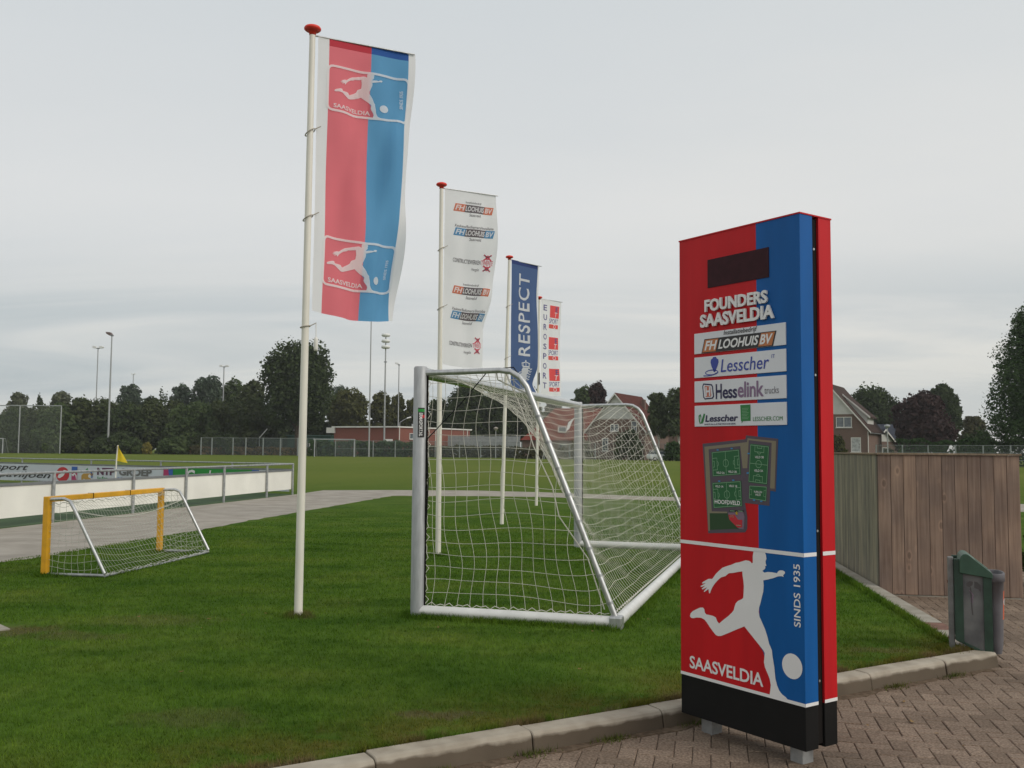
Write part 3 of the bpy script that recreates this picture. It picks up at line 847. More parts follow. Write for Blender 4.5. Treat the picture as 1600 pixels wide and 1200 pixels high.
ln = hgt * (0.2 + 0.7 * npr.random(nb)); a2 = npr.random(nb) * 2 * np.pi
V = np.empty((nb, 3, 3), dtype=np.float32)
V[:, 0] = np.stack([X - np.cos(a) * wd, Y - np.sin(a) * wd, np.zeros(nb)], 1)
V[:, 1] = np.stack([X + np.cos(a) * wd, Y + np.sin(a) * wd, np.zeros(nb)], 1)
V[:, 2] = np.stack([X + np.cos(a2) * ln, Y + np.sin(a2) * ln, hgt], 1)
me = bpy.data.meshes.new('grass')
me.vertices.add(nb * 3); me.vertices.foreach_set('co', V.ravel())
me.loops.add(nb * 3); me.loops.foreach_set('vertex_index', np.arange(nb * 3, dtype=np.int32))
me.polygons.add(nb); me.polygons.foreach_set('loop_start', np.arange(0, nb * 3, 3, dtype=np.int32))
me.update(calc_edges=True)
me.materials.append(lawn_mat('grass_blades', True))
go = bpy.data.objects.new('grass', me); col.objects.link(go)
tag(go, kind='stuff')

# soil washed against the foot of the kerb
edge = []
s_ = -3.0
while s_ < 5.3:
    wdt = 0.035 + 0.05 * abs(math.sin(s_ * 2.1) * math.sin(s_ * 5.3 + 1)) + 0.02 * rnd.random()
    edge.append(tuple(kb(s_, 0.158 + wdt))); s_ += 0.045
back = [tuple(kb(5.3, 0.155)), tuple(kb(-3.0, 0.155))]
b = MB(); b.prism(edge + back, lambda x, y, h: (x, y, h), -0.12, -0.0955)
M['soil'] = mat('soil', (0.10, 0.072, 0.050), 0.95, c2=(0.17, 0.125, 0.088), vscale=28, bump=0.6, bscale=150, spec=0.05)
tag(b.build('soil_strip', M['soil']), kind='structure')
# weeds in the joints and a little leaf litter
nw = 1500
sw = npr.choice(np.array([-2.6, -1.7, -0.9, -0.35, 0.3, 0.95, 1.5, 2.2, 2.75, 3.3, 4.1, 4.8]), nw) + npr.normal(size=nw) * 0.07
hw_ = 0.17 + np.abs(npr.normal(size=nw)) * 0.03
wx = K0.x + KD.x * sw - KN.x * hw_; wy = K0.y + KD.y * sw - KN.y * hw_
a = npr.random(nw) * 6.283; a2 = npr.random(nw) * 6.283; hh = 0.015 + 0.03 * npr.random(nw)
V = np.empty((nw, 3, 3), dtype=np.float32)
V[:, 0] = np.stack([wx - np.cos(a) * 0.003, wy - np.sin(a) * 0.003, np.full(nw, -0.10)], 1)
V[:, 1] = np.stack([wx + np.cos(a) * 0.003, wy + np.sin(a) * 0.003, np.full(nw, -0.10)], 1)
V[:, 2] = np.stack([wx + np.cos(a2) * 0.02, wy + np.sin(a2) * 0.02, -0.10 + hh], 1)
b = MB(); b.add(V.reshape(-1, 3).tolist(), [(3 * i, 3 * i + 1, 3 * i + 2) for i in range(nw)])
M['weed'] = mat('weed', (0.05, 0.075, 0.014), 0.8, c2=(0.12, 0.12, 0.03), vscale=3, spec=0.05)
tag(b.build('weeds', M['weed'], norm=False), kind='stuff')
b = MB()
for k in range(70):
    if k < 45: x, y, z = 2.0 + rnd.random() * 4.5, 5.2 + rnd.random() * 5.5, -0.094
    else: x, y, z = -3.5 + rnd.random() * 6, 6.6 + rnd.random() * 5, 0.03
    dk = KN.dot(Vector((x, y)) - K0)
    if z < 0 and dk > -0.25 and x < E0.x + 0.35 + max(0, y - E0.y) * 0.135: continue
    if z > 0 and dk < 0.1: continue
    q = 0.012 + 0.016 * rnd.random(); t = rnd.random() * 6.28; c_, s2 = math.cos(t), math.sin(t)
    pts = [(-1, 0, 0.2), (-0.3, -0.45, 0), (0.5, -0.35, 0.1), (1, 0, 0.35), (0.5, 0.4, 0.05), (-0.3, 0.45, 0.1)]
    b.add([(x + (px * c_ - py * s2) * q, y + (px * s2 + py * c_) * q, z + pz * q + 0.002) for px, py, pz in pts], [(0, 1, 2, 3, 4, 5)])
M['dead_leaf'] = mat('dead_leaf', (0.12, 0.065, 0.025), 0.8, c2=(0.26, 0.17, 0.07), vscale=2, spec=0.1)
tag(b.build('leaf_litter', M['dead_leaf'], norm=False), kind='stuff')

# ================================================================== INFORMATION PILLAR
Wd, Ht, SPL, BB = 0.920, 2.880, 0.613, 0.232
su = Vector((0.56978, -0.82180)); rz = math.atan2(su.y, su.x)
sign = empty('information_pillar', (1.0712, 6.108, -0.10), rz, 'tall red and blue advertising pillar listing four sponsors, standing on brick paving', 'sign')
sign.scale = (1.03, 1.03, 1.03)
Z0 = 0.10     # clear of the paving on two steel feet
D1, D2, D3 = 0.106, 0.160, 0.268
b = MB()
b.b2((0, 0, Z0 + BB), (SPL, D1, Z0 + Ht), 0); b.b2((SPL, 0, Z0 + BB), (Wd, D1, Z0 + Ht), 1)
front = b.build('front_shell', [M['sign_red'], M['sign_blue']], sign)
b = MB(); b.b2((0, D2, Z0 + BB), (Wd, D3, Z0 + Ht))
rear = b.build('rear_shell', M['sign_red'], sign)
b = MB(); b.b2((0.012, D1, Z0 + 0.02), (Wd - 0.014, D2, Z0 + Ht - 0.01))
core = b.build('core', M['dark_groove'], sign)
b = MB()
for z in (0.35, 1.15, 2.0, 2.70): b.tube([(Wd - 0.016, (D1 + D2) / 2, Z0 + z), (Wd - 0.010, (D1 + D2) / 2, Z0 + z)], 0.007, 8)
b.build('screw', M['alu'], core)
b = MB(); b.b2((-0.004, -0.004, Z0 + Ht), (Wd + 0.004, D3 + 0.004, Z0 + Ht + 0.008))
b.build('top_cap', M['sign_red'], sign)
b = MB(); b.b2((0.001, 0.001, Z0), (Wd - 0.001, D1, Z0 + BB)); b.b2((0.001, D2, Z0), (Wd - 0.001, D3 - 0.001, Z0 + BB))
b.build('plinth', M['black'], sign, bevel=0.003)
for u in (0.14, 0.80):
    b = MB(); b.b2((u - 0.042, 0.07, -0.01), (u + 0.042, 0.16, Z0 + 0.01))
    b.build('foot', M['galv'], sign, bevel=0.003)
S = lambda u, v, h: (u, -h, Z0 + v)
# display window
b = MB(); b.b2((0.240, -0.004, Z0 + 2.558), (0.707, 0.002, Z0 + 2.729))
disp = b.build('display', M['display'], sign)
ar = Art()
ar.text('FOUNDERS', 0.225, 2.412, 0.702, 2.486, 0, bold=0.034, spacing=1.0)
ar.text('SAASVELDIA', 0.188, 2.320, 0.748, 2.399, 0, bold=0.034, spacing=1.0)
ar.build('raised_lettering', [M['sign_white']], sign, S, depth=0.012)

def sponsor(v0, v1, art, mats):
    bb = MB(); bb.b2((0.129, -0.006, Z0 + v0), (0.822, 0.001, Z0 + v1))
    p = bb.build('sponsor_panel', M['panel_white'], sign, bevel=0.0015)
    art.build('lettering', mats, p, lambda u, v, h: (u, -0.006 - h, Z0 + v), step=0.0008, base=0.0006)
ar = Art()
ar.text('Installatiebedrijf', 0.37, 2.2525, 0.623, 2.2885, 0, bold=0.006, shear=0.2)
sh = 0.30
ar.rect(0.190, 2.166, 0.310, 2.250, 0, 1, sh); ar.rect(0.310, 2.166, 0.630, 2.250, 0, 1, sh); ar.rect(0.630, 2.166, 0.735, 2.250, 0, 1, sh)
ar.rect(0.198, 2.171, 0.306, 2.245, 1, 2, sh); ar.rect(0.630, 2.171, 0.728, 2.245, 1, 2, sh)
ar.text('FH', 0.216, 2.181, 0.320, 2.237, 2, 3, 0.03, 0.3); ar.text('LOOHUIS', 0.326, 2.181, 0.636, 2.237, 2, 3, 0.03, 0.3); ar.text('BV', 0.640, 2.181, 0.736, 2.237, 2, 3, 0.03, 0.3)
sponsor(2.165, 2.290, ar, [M['ink_black'], M['ink_orange'], M['sign_white']])
ar = Art()
ar.text('Lesscher', 0.345, 2.042, 0.706, 2.118, 0, bold=0.004, shear=0.15); ar.text('IT', 0.724, 2.099, 0.747, 2.119, 0)
ar.poly([(0.284, 2.060), (0.272, 2.080), (0.264, 2.105), (0.266, 2.122), (0.280, 2.130), (0.284, 2.137), (0.308, 2.137), (0.311, 2.129), (0.325, 2.121), (0.328, 2.104), (0.318, 2.080), (0.306, 2.060), (0.300, 2.048), (0.288, 2.048)], 0)
ar.ring((0.272, 2.046), 0.050, 0.006, 0, ry=0.014); ar.line([(0.205, 2.029), (0.24, 2.027), (0.285, 2.031), (0.322, 2.044)], 0.006, 0)
sponsor(2.019, 2.144, ar, [M['ink_blue']])
ar = Art()
ar.poly([(0.195, 1.968), (0.205, 1.984), (0.272, 1.976), (0.282, 1.962), (0.290, 1.902), (0.280, 1.889), (0.215, 1.886), (0.203, 1.900)], 0, 1)
ar.poly([(0.204, 1.966), (0.210, 1.975), (0.268, 1.968), (0.275, 1.958), (0.282, 1.905), (0.274, 1.896), (0.219, 1.894), (0.211, 1.903)], 2, 2)
ar.poly([(0.216, 1.964), (0.220, 1.970), (0.262, 1.963), (0.270, 1.908), (0.264, 1.902), (0.224, 1.900)], 3, 3)
ar.text('H', 0.224, 1.906, 0.262, 1.962, 2, 4, 0.03)
ar.text('H', 0.304, 1.886, 0.352, 1.975, 0, 2, 0.02); ar.text('ess', 0.358, 1.886, 0.470, 1.941, 0, 2, 0.02, 0, 0.95); ar.text('elink', 0.474, 1.887, 0.667, 1.978, 1, 2, 0.02, 0, 0.95)
ar.text('trucks', 0.671, 1.901, 0.772, 1.940, 4, 2)
sponsor(1.871, 1.999, ar, [M['ink_navy'], M['ink_mauve'], M['panel_white'], M['ink_salmon'], M['ink_grey']])
ar = Art()
ar.text('Lesscher', 0.218, 1.752, 0.476, 1.792, 0, bold=0.026, shear=0.15)
ar.text('INSTALLATIETECHNIEK', 0.212, 1.733, 0.461, 1.742, 0, bold=0.02)
ar.poly([(0.163, 1.790), (0.180, 1.800), (0.192, 1.770), (0.205, 1.802), (0.218, 1.800), (0.206, 1.760), (0.196, 1.744), (0.172, 1.742), (0.166, 1.760)], 1)
ar.line([(0.176, 1.785), (0.182, 1.752), (0.190, 1.78)], 0.006, 2, 2)
ar.poly([(0.493, 1.844), (0.568, 1.845), (0.569, 1.752), (0.512, 1.751), (0.503, 1.739), (0.501, 1.752), (0.497, 1.752)], 1)
for k in range(8): ar.rect(0.506, 1.823 - k * 0.0085, 0.556 - 0.006 * (k % 3), 1.8255 - k * 0.0085, 3, 2)
ar.text('LESSCHER.COM', 0.587, 1.750, 0.796, 1.774, 1, bold=0.0)
sponsor(1.725, 1.851, ar, [M['ink_navy'], M['ink_green'], M['panel_white'], M['map_line']])

# plan of the pitches
ar = Art()
ar.poly([(0.189,1.622),(0.523,1.648),(0.53,1.67),(0.759,1.649),(0.738,1.358),(0.7,1.362),(0.693,1.278),(0.517,1.285),(0.533,1.208),(0.532,1.14),(0.517,1.119),(0.231,1.092)], 0, 1)
ar.poly([(0.205,1.604),(0.536,1.631),(0.541,1.653),(0.745,1.636),(0.731,1.374),(0.699,1.375),(0.714,1.627),(0.549,1.642),(0.536,1.483),(0.502,1.482),(0.486,1.609),(0.239,1.589),(0.261,1.223),(0.382,1.228),(0.382,1.219),(0.244,1.211),(0.246,1.108),(0.233,1.107)], 1, 2)
ar.poly([(0.244,1.211),(0.386,1.219),(0.397,1.188),(0.472,1.136),(0.246,1.113)], 2, 2)
ar.poly([(0.39,1.222),(0.503,1.234),(0.514,1.207),(0.506,1.136),(0.472,1.136),(0.397,1.188)], 4, 3)
ar.poly([(0.392,1.211),(0.439,1.214),(0.465,1.187),(0.497,1.188),(0.495,1.146),(0.461,1.141),(0.401,1.183)], 5, 4)
ar.text('CLUB', 0.404, 1.205, 0.430, 1.210, 3, 5); ar.text('GEBOUW', 0.400, 1.198, 0.434, 1.203, 3, 5); ar.rect(0.452, 1.154, 0.488, 1.157, 3, 5)
ar.poly([(0.399,1.239),(0.511,1.244),(0.509,1.234),(0.399,1.228)], 7, 4)
ar.rect(0.405, 1.233, 0.440, 1.2365, 3, 5); ar.rect(0.465, 1.235, 0.500, 1.2385, 3, 5)
st = []
for k in range(10):
    r_ = 0.013 if k % 2 == 0 else 0.0055
    st.append((0.456 + r_ * math.sin(k * math.pi / 5), 1.223 + r_ * math.cos(k * math.pi / 5)))
ar.poly(st, 8, 6)
fields = [([(0.262,1.572),(0.479,1.590),(0.489,1.446),(0.270,1.428)], 0), ([(0.266,1.391),(0.490,1.410),(0.498,1.265),(0.275,1.242)], 0), ([(0.561,1.622),(0.697,1.610),(0.679,1.394),(0.544,1.403)], 1), ([(0.551,1.385),(0.678,1.383),(0.671,1.302),(0.547,1.312)], 2)]
for q, kind in fields:
    ar.poly(q, 6, 3)
    TL, TR, BR, BL = [Vector(p) for p in q]
    F = lambda s, t: tuple((TL * (1 - s) + TR * s) * (1 - t) + (BL * (1 - s) + BR * s) * t)
    lw = 0.0026
    ar.line([F(0.03, 0.03), F(0.97, 0.03), F(0.97, 0.97), F(0.03, 0.97)], lw, 3, 4, True)
    circ = lambda cs, ct, rs, rt, a0, a1: [F(cs + rs * math.cos(a0 + (a1 - a0) * k / 14), ct + rt * math.sin(a0 + (a1 - a0) * k / 14)) for k in range(15)]
    if kind == 0:
        ar.line([F(0.5, 0.03), F(0.5, 0.97)], lw, 3, 4); ar.line(circ(0.5, 0.5, 0.095, 0.15, 0, 6.28), lw, 3, 4)
        for sg, x0 in ((1, 0.03), (-1, 0.97)):
            ar.line([F(x0, 0.26), F(x0 + sg * 0.16, 0.26), F(x0 + sg * 0.16, 0.74), F(x0, 0.74)], lw, 3, 4)
            ar.line([F(x0, 0.38), F(x0 + sg * 0.06, 0.38), F(x0 + sg * 0.06, 0.62), F(x0, 0.62)], lw, 3, 4)
            ar.line(circ(x0 + sg * 0.16, 0.5, sg * 0.05, 0.09, -1.5, 1.5), lw, 3, 4)
    elif kind == 1:
        ar.line([F(0.03, 0.5), F(0.97, 0.5)], lw, 3, 4); ar.line(circ(0.5, 0.5, 0.15, 0.095, 0, 6.28), lw, 3, 4)
        for sg, y0 in ((1, 0.03), (-1, 0.97)):
            ar.line([F(0.26, y0), F(0.26, y0 + sg * 0.16), F(0.74, y0 + sg * 0.16), F(0.74, y0)], lw, 3, 4)
            ar.line([F(0.38, y0), F(0.38, y0 + sg * 0.06), F(0.62, y0 + sg * 0.06), F(0.62, y0)], lw, 3, 4)
            ar.line(circ(0.5, y0 + sg * 0.16, 0.09, sg * 0.05, 0, 3.14), lw, 3, 4)
    else:
        for sg, x0 in ((1, 0.03), (-1, 0.97)): ar.line([F(x0, 0.28), F(x0 + sg * 0.12, 0.28), F(x0 + sg * 0.12, 0.70), F(x0, 0.70)], lw * 0.7, 3, 4)
for tx, u0, v0, u1, v1 in [('VELD 2A', 0.302, 1.446, 0.366, 1.458), ('VELD 2B', 0.394, 1.454, 0.458, 1.466), ('VELD 1A', 0.291, 1.366, 0.356, 1.378), ('VELD 1B', 0.398, 1.372, 0.461, 1.384), ('VELD 3B', 0.595, 1.540, 0.658, 1.553), ('VELD 3A', 0.588, 1.464, 0.652, 1.477), ('PUPILLEN', 0.586, 1.345, 0.643, 1.357), ('VELD', 0.594, 1.330, 0.634, 1.341)]:
    ar.text(tx, u0, v0, u1, v1, 9, 5, 0.008)
ar.text('HOOFDVELD', 0.287, 1.270, 0.482, 1.294, 9, 5, 0.02)
for u, v in [(0.312, 1.585), (0.421, 1.594), (0.323, 1.402), (0.432, 1.411), (0.548, 1.566), (0.540, 1.455), (0.585, 1.304), (0.637, 1.300)]: ar.rect(u - 0.008, v - 0.003, u + 0.008, v + 0.004, 10, 4)
ar.build('site_map', [M['map_grey'], M['map_tan'], M['map_dark'], M['map_line'], M['map_mauve'], M['map_red'], M['map_green'], M['ink_black'], M['flag_yellow'], M['sign_white'], M['map_cyan']], sign, S, step=0.0006, base=0.0006)

FIG = [(0.578,1.02),(0.571,0.991),(0.571,0.953),(0.563,0.949),(0.557,0.956),(0.543,0.961),(0.52,0.962),(0.489,0.952),(0.468,0.945),(0.444,0.94),(0.412,0.926),(0.37,0.912),(0.342,0.901),(0.313,0.879),(0.291,0.861),(0.273,0.84),(0.262,0.828),(0.232,0.825),(0.21,0.814),(0.188,0.802),(0.178,0.794),(0.186,0.792),(0.21,0.798),(0.191,0.787),(0.167,0.775),(0.171,0.77),(0.205,0.781),(0.178,0.762),(0.183,0.757),(0.22,0.774),(0.193,0.747),(0.198,0.744),(0.232,0.765),(0.235,0.744),(0.241,0.74),(0.246,0.747),(0.252,0.762),(0.265,0.783),(0.283,0.804),(0.305,0.825),(0.33,0.844),(0.366,0.856),(0.391,0.875),(0.426,0.881),(0.461,0.89),(0.494,0.897),(0.495,0.875),(0.501,0.845),(0.504,0.814),(0.502,0.778),(0.499,0.749),(0.487,0.739),(0.459,0.726),(0.442,0.71),(0.432,0.686),(0.427,0.669),(0.413,0.654),(0.389,0.633),(0.353,0.607),(0.314,0.577),(0.299,0.588),(0.289,0.608),(0.267,0.614),(0.238,0.615),(0.212,0.615),(0.201,0.624),(0.197,0.643),(0.186,0.651),(0.164,0.648),(0.134,0.635),(0.103,0.619),(0.084,0.602),(0.079,0.585),(0.088,0.577),(0.107,0.577),(0.133,0.585),(0.171,0.589),(0.197,0.583),(0.215,0.57),(0.244,0.542),(0.27,0.52),(0.288,0.507),(0.306,0.504),(0.331,0.509),(0.366,0.525),(0.423,0.552),(0.505,0.59),(0.578,0.531),(0.64,0.481),(0.65,0.467),(0.648,0.447),(0.644,0.416),(0.652,0.388),(0.668,0.361),(0.683,0.334),(0.691,0.301),(0.686,0.27),(0.682,0.249),(0.807,0.247),(0.792,0.258),(0.767,0.268),(0.749,0.283),(0.734,0.309),(0.723,0.342),(0.719,0.376),(0.716,0.405),(0.71,0.433),(0.704,0.462),(0.701,0.491),(0.682,0.523),(0.67,0.561),(0.654,0.598),(0.629,0.64),(0.616,0.66),(0.611,0.685),(0.614,0.711),(0.624,0.737),(0.635,0.774),(0.644,0.801),(0.648,0.837),(0.645,0.864),(0.681,0.873),(0.713,0.883),(0.748,0.897),(0.77,0.901),(0.789,0.899),(0.783,0.906),(0.796,0.919),(0.795,0.928),(0.78,0.933),(0.761,0.931),(0.748,0.923),(0.742,0.913),(0.707,0.915),(0.675,0.913),(0.654,0.907),(0.639,0.915),(0.655,0.926),(0.661,0.933),(0.659,0.944),(0.669,0.946),(0.664,0.957),(0.662,0.97),(0.669,0.985),(0.666,1.005),(0.657,1.02)]
ar = Art()
# red field right up to the shin and blue beyond it, then the player, the ball and the bands
ar.poly([(0.613, 0.249), (0.613, 0.50), (0.64, 0.47), (0.648, 0.44), (0.646, 0.41), (0.67, 0.36), (0.69, 0.31), (0.684, 0.249)], 1, 1)
ar.poly(FIG, 0, 2)
ar.disc((0.837, 0.430), 0.067, 0, 2, 36)
ar.rect(-0.0005, 1.017, Wd + 0.0016, 1.038, 0, 2); ar.rect(-0.0005, 0.231, Wd + 0.0016, 0.2490, 0, 2)
ar.build('club_emblem', [M['sign_white'], M['sign_red']], sign, S, step=0.0008, base=0.0006)
ar = Art()
ar.text('SAASVELDIA', 0.075, 0.279, 0.638, 0.353, 0, bold=0.020, spacing=0.98)
ar.text('SINDS 1935', 0.853, 0.643, 0.897, 0.976, 0, bold=0.012, rot=90)
ar.build('lettering', [M['sign_white']], sign, S, step=0.0008, base=0.0006)
ar = Art()
for v0, v1 in ((0.231, 0.249), (1.017, 1.038)):
    ar.rect(0.0, v0, D1, v1, 0); ar.rect(D2, v0, D3, v1, 0)
ar.build('side_band', [M['sign_white']], sign, lambda u, v, h: (Wd + h, u, Z0 + v), step=0.0008, base=0.0006)

# ================================================================== FLAGPOLES AND FLAGS
def flagpole(base, top_z, lean, r0, r1, label, boom_a, boom_l, z_boom):
    o = empty('flagpole', (base.x, base.y, 0), 0, label, 'flagpole', 'row of white flagpoles along the lawn')
    P = lambda z: Vector((lean[0] * z / top_z, lean[1] * z / top_z, z))
    b = MB(); b.tube([P(top_z * k / 10) for k in range(11)], [r0 + (r1 - r0) * k / 10 for k in range(11)], 18)
    b.build('pole', M['cream_pole'], o)
    t = P(top_z)
    b = MB(); b.lathe((t.x, t.y, t.z), [(r1 * 0.98, -0.06), (r1 * 1.12, -0.06), (r1 * 1.12, -0.02), (0.066, -0.018), (0.084, -0.004), (0.086, 0.008), (0.076, 0.024), (0.045, 0.036), (0.0, 0.040)], 24)
    b.build('cap', M['red_cap'], o)
    q = P(z_boom); dv = Vector((math.cos(boom_a), math.sin(boom_a), 0))
    b = MB(); b.tube([q - dv * 0.02, q + Vector((0.05, 0.02, 0)) + dv * boom_l], 0.009, 8)
    b.build('boom', M['alu'], o)
    return o, P
def rope_ring(o, P, z, r, sag, n=18):
    p = P(z)
    pts = [(p.x + (r + 0.012) * math.cos(2 * math.pi * k / n), p.y + (r + 0.012) * math.sin(2 * math.pi * k / n), z + sag * math.cos(2 * math.pi * k / n)) for k in range(n + 1)]
    b = MB(); b.tube(pts, 0.006, 6)
    b.tube([pts[0], (p.x + r + 0.07, p.y + 0.01, z + sag + 0.03)], 0.005, 6)
    b.build('rope_loop', M['cord'], o)

def interp(tab, x):
    if x <= tab[0][0]: return tab[0][1]
    for (a, va), (b_, vb) in zip(tab[:-1], tab[1:]):
        if x <= b_:
            k = (x - a) / (b_ - a); k = k * k * (3 - 2 * k)
            return va + (vb - va) * k
    return tab[-1][1]
class FlagSurf:
    # hanging cloth: s metres out from the pole, t metres down from the boom
    def __init__(s, origin, w, h, ang, folds, drop=0.0):
        s.o, s.w, s.h, s.ang, s.folds, s.drop = Vector(origin), w, h, ang, folds, drop
    def P(s, a, t):
        th = interp(s.ang, t / s.h)
        d = Vector((math.cos(th), math.sin(th))); n = Vector((d.y, -d.x))      # n faces the camera side
        k = a / s.w
        f = 0.0
        grow = min(1.0, t / (0.25 * s.h))
        for amp, ks, kt, ph in s.folds: f += amp * math.sin(ks * k + kt * t / s.h + ph) * (0.12 + 0.88 * k) * grow
        p = Vector((s.o.x + d.x * a + n.x * f, s.o.y + d.y * a + n.y * f, s.o.z - t - s.drop * math.sin(math.pi * k) * (t / s.h)))
        return p
    def F(s, a, t, h=0.0):
        p = s.P(a, t)
        if h == 0: return p
        e = 0.01
        du = s.P(a + e, t) - s.P(a - e, t); dt = s.P(a, t + e) - s.P(a, t - e)
        n = dt.cross(du).normalized()
        if n.y > 0 and abs(n.y) > 0.2: n = -n
        return p + n * h
def flag(name, label, surf, cols, mats, hem=0.0, hem_mats=None):
    # cols: list of (s_end, material index)
    o = empty(name, surf.o, 0, label, 'flag', 'banner flags on the flagpoles')
    us = []; prev = 0.0; cm = []
    for e, mi in cols:
        n = max(1, int(round((e - prev) / 0.045)))
        for k in range(n): us.append(prev + (e - prev) * k / n); cm.append(mi)
        prev = e
    us.append(cols[-1][0])
    n = 64
    ts = [surf.h * k / n for k in range(n + 1)]
    if hem:
        ts = [0.0, hem / 2, hem] + [hem + (surf.h - hem) * k / n for k in range(1, n + 1)]
    vs = [tuple(surf.F(u, t) - surf.o) for t in ts for u in us]
    b = MB()
    nu = len(us)
    for j in range(len(ts) - 1):
        for i in range(nu - 1):
            mi = cm[i]
            if hem and ts[j] < hem - 1e-6 and hem_mats: mi = hem_mats.get(mi, mi)
            b.f.append((j * nu + i, (j + 1) * nu + i, (j + 1) * nu + i + 1, j * nu + i + 1)); b.mi.append(mi); b.sm.append(True)
    b.v = vs
    b.build('cloth', mats, o, norm=False)
    return o
def on_flag(surf):
    return lambda u, v, h: surf.F(u, surf.h - v, h) - surf.o

def club_emblem(ar, u0, v0, u1, v1, ks, white=0, red=1, blue=2, split=0.0):
    # framed emblem: bands, player, ball and club name; u0..u1, v0..v1 the frame
    hgt = v1 - v0; k = hgt / 0.788
    lw = 0.023
    r = 0.05
    fr = []
    for cx, cy, a0 in ((u1 - r, v0 + r, -90), (u1 - r, v1 - r, 0), (u0 + r, v1 - r, 90), (u0 + r, v0 + r, 180)):
        for q in range(5):
            t = math.radians(a0 + 90 * q / 4); fr.append((cx + r * math.cos(t), cy + r * math.sin(t)))
    ar.line(fr, lw, white, 3, True)
    fx = lambda x: split + (x - 0.613) * k * ks
    fy = lambda y: v0 + (y - 0.240) * k
    ar.poly([(fx(a), fy(b)) for a, b in [(0.613, 0.249), (0.613, 0.50), (0.64, 0.47), (0.648, 0.44), (0.646, 0.41), (0.67, 0.36), (0.69, 0.31), (0.684, 0.249)]], red, 1)
    ar.poly([(fx(a), fy(b)) for a, b in FIG], white, 2)
    ar.disc((fx(0.837), fy(0.430)), 0.067 * k * ks, white, 2, 24, ry=0.067 * k)
    ar.text('SAASVELDIA', u0 + 0.06, v0 + hgt * 0.06, fx(0.640), v0 + hgt * 0.155, white, 3, 0.02)
    ar.text('SINDS 1935', u1 - 0.085, v0 + hgt * 0.30, u1 - 0.050, v0 + hgt * 0.72, white, 3, 0.012, rot=90)

FT = {1: at(497, 54, gp(466, 963).y).z, 2: at(696, 293, gp(684.5, 868).y).z, 3: at(800.5, 405, gp(784, 819).y).z, 4: at(846, 466, gp(838, 790).y).z}
# pole 1
p1 = gp(466, 963); top1 = at(488.5, 46, p1.y)
fp, P = flagpole(p1, top1.z, (top1.x - p1.x, 0), 0.041, 0.030, 'nearest and tallest-looking white flagpole, carrying the red and blue flag', math.radians(25), 1.03, FT[1] - 0.008)
for z, sg in ((top1.z - 1.06, 0.035), (top1.z - 1.93, 0.03), (top1.z - 3.02, 0.01)): rope_ring(fp, P, z, 0.036, sg)
q = P(top1.z - 3.02)
b = MB(); b.tube([(q.x + 0.105, q.y, q.z + 0.03), (q.x + 0.108, q.y, q.z - 0.10)], 0.004, 6); b.lathe((q.x + 0.108, q.y, q.z - 0.24), [(0.0, 0), (0.018, 0.0), (0.021, 0.02), (0.021, 0.11), (0.016, 0.13), (0.006, 0.14), (0.0, 0.14)], 12)
b.build('flag_weight', M['white_paint'], fp)
b = MB(); q0 = P(0.0); b.lathe((0, 0, 0), [(0.09, 0.0), (0.085, 0.012), (0.05, 0.018)], 16)
b.build('base_collar', M['joint'], fp)
o1 = at(497, 54, p1.y)
s1 = FlagSurf((p1.x + P(o1.z).x + 0.055, p1.y + 0.02, o1.z), 1.04, 2.80, [(0, math.radians(26)), (0.3, math.radians(31)), (0.6, math.radians(36)), (1.0, math.radians(45))], [(0.034, 7.0, 5.0, 0.4), (0.046, 13.0, -9.0, 1.0), (0.030, 19.0, 7.0, 2.0), (0.009, 34, 14, 0.5)], 0.05)
fl = flag('club_flag', 'large red and blue club flag with a white footballer emblem twice, on the nearest flagpole', s1, [(0.115, 2), (0.560, 0), (0.965, 1), (1.04, 2)], [M['cl_red'], M['cl_blue'], M['cl_white'], M['cl_red_hem'], M['cl_blue_hem']], 0.085, {0: 3, 1: 4})
for t0, t1 in ((0.285, 0.735), (2.02, 2.50)):
    ar = Art()
    club_emblem(ar, 0.108, s1.h - t1, 0.972, s1.h - t0, 1.25, 0, 1, 2, 0.555)
    ar.build('club_emblem', [M['cl_print_white'], M['cl_red']], fl, on_flag(s1), grid=0.045, step=0.0016, base=0.002)

# pole 2: the white sponsor flag
p2 = gp(684.5, 868); top2 = at(690, 289, p2.y)
fp, P = flagpole(p2, top2.z, (top2.x - p2.x, 0), 0.043, 0.031, 'second white flagpole, its foot seen through the goal net, carrying the white sponsor flag', math.radians(27), 0.93, FT[2] - 0.008)
for z in (top2.z - 1.02, top2.z - 1.95): rope_ring(fp, P, z, 0.037, 0.03)
o2 = at(696, 293, p2.y)
s2 = FlagSurf((p2.x + P(o2.z).x + 0.05, p2.y + 0.02, o2.z), 0.90, 2.78, [(0, math.radians(28)), (0.27, math.radians(22)), (0.55, math.radians(33)), (0.8, math.radians(49)), (1.0, math.radians(50))], [(0.03, 6.0, 3.0, 0.2), (0.022, 12.0, -4.0, 1.2), (0.014, 19.0, 5.0, 2.2)], 0.02)
fl = flag('sponsor_flag', 'white sponsor flag printed with orange and blue logos, on the second flagpole', s2, [(0.90, 0)], [M['cl_white']])
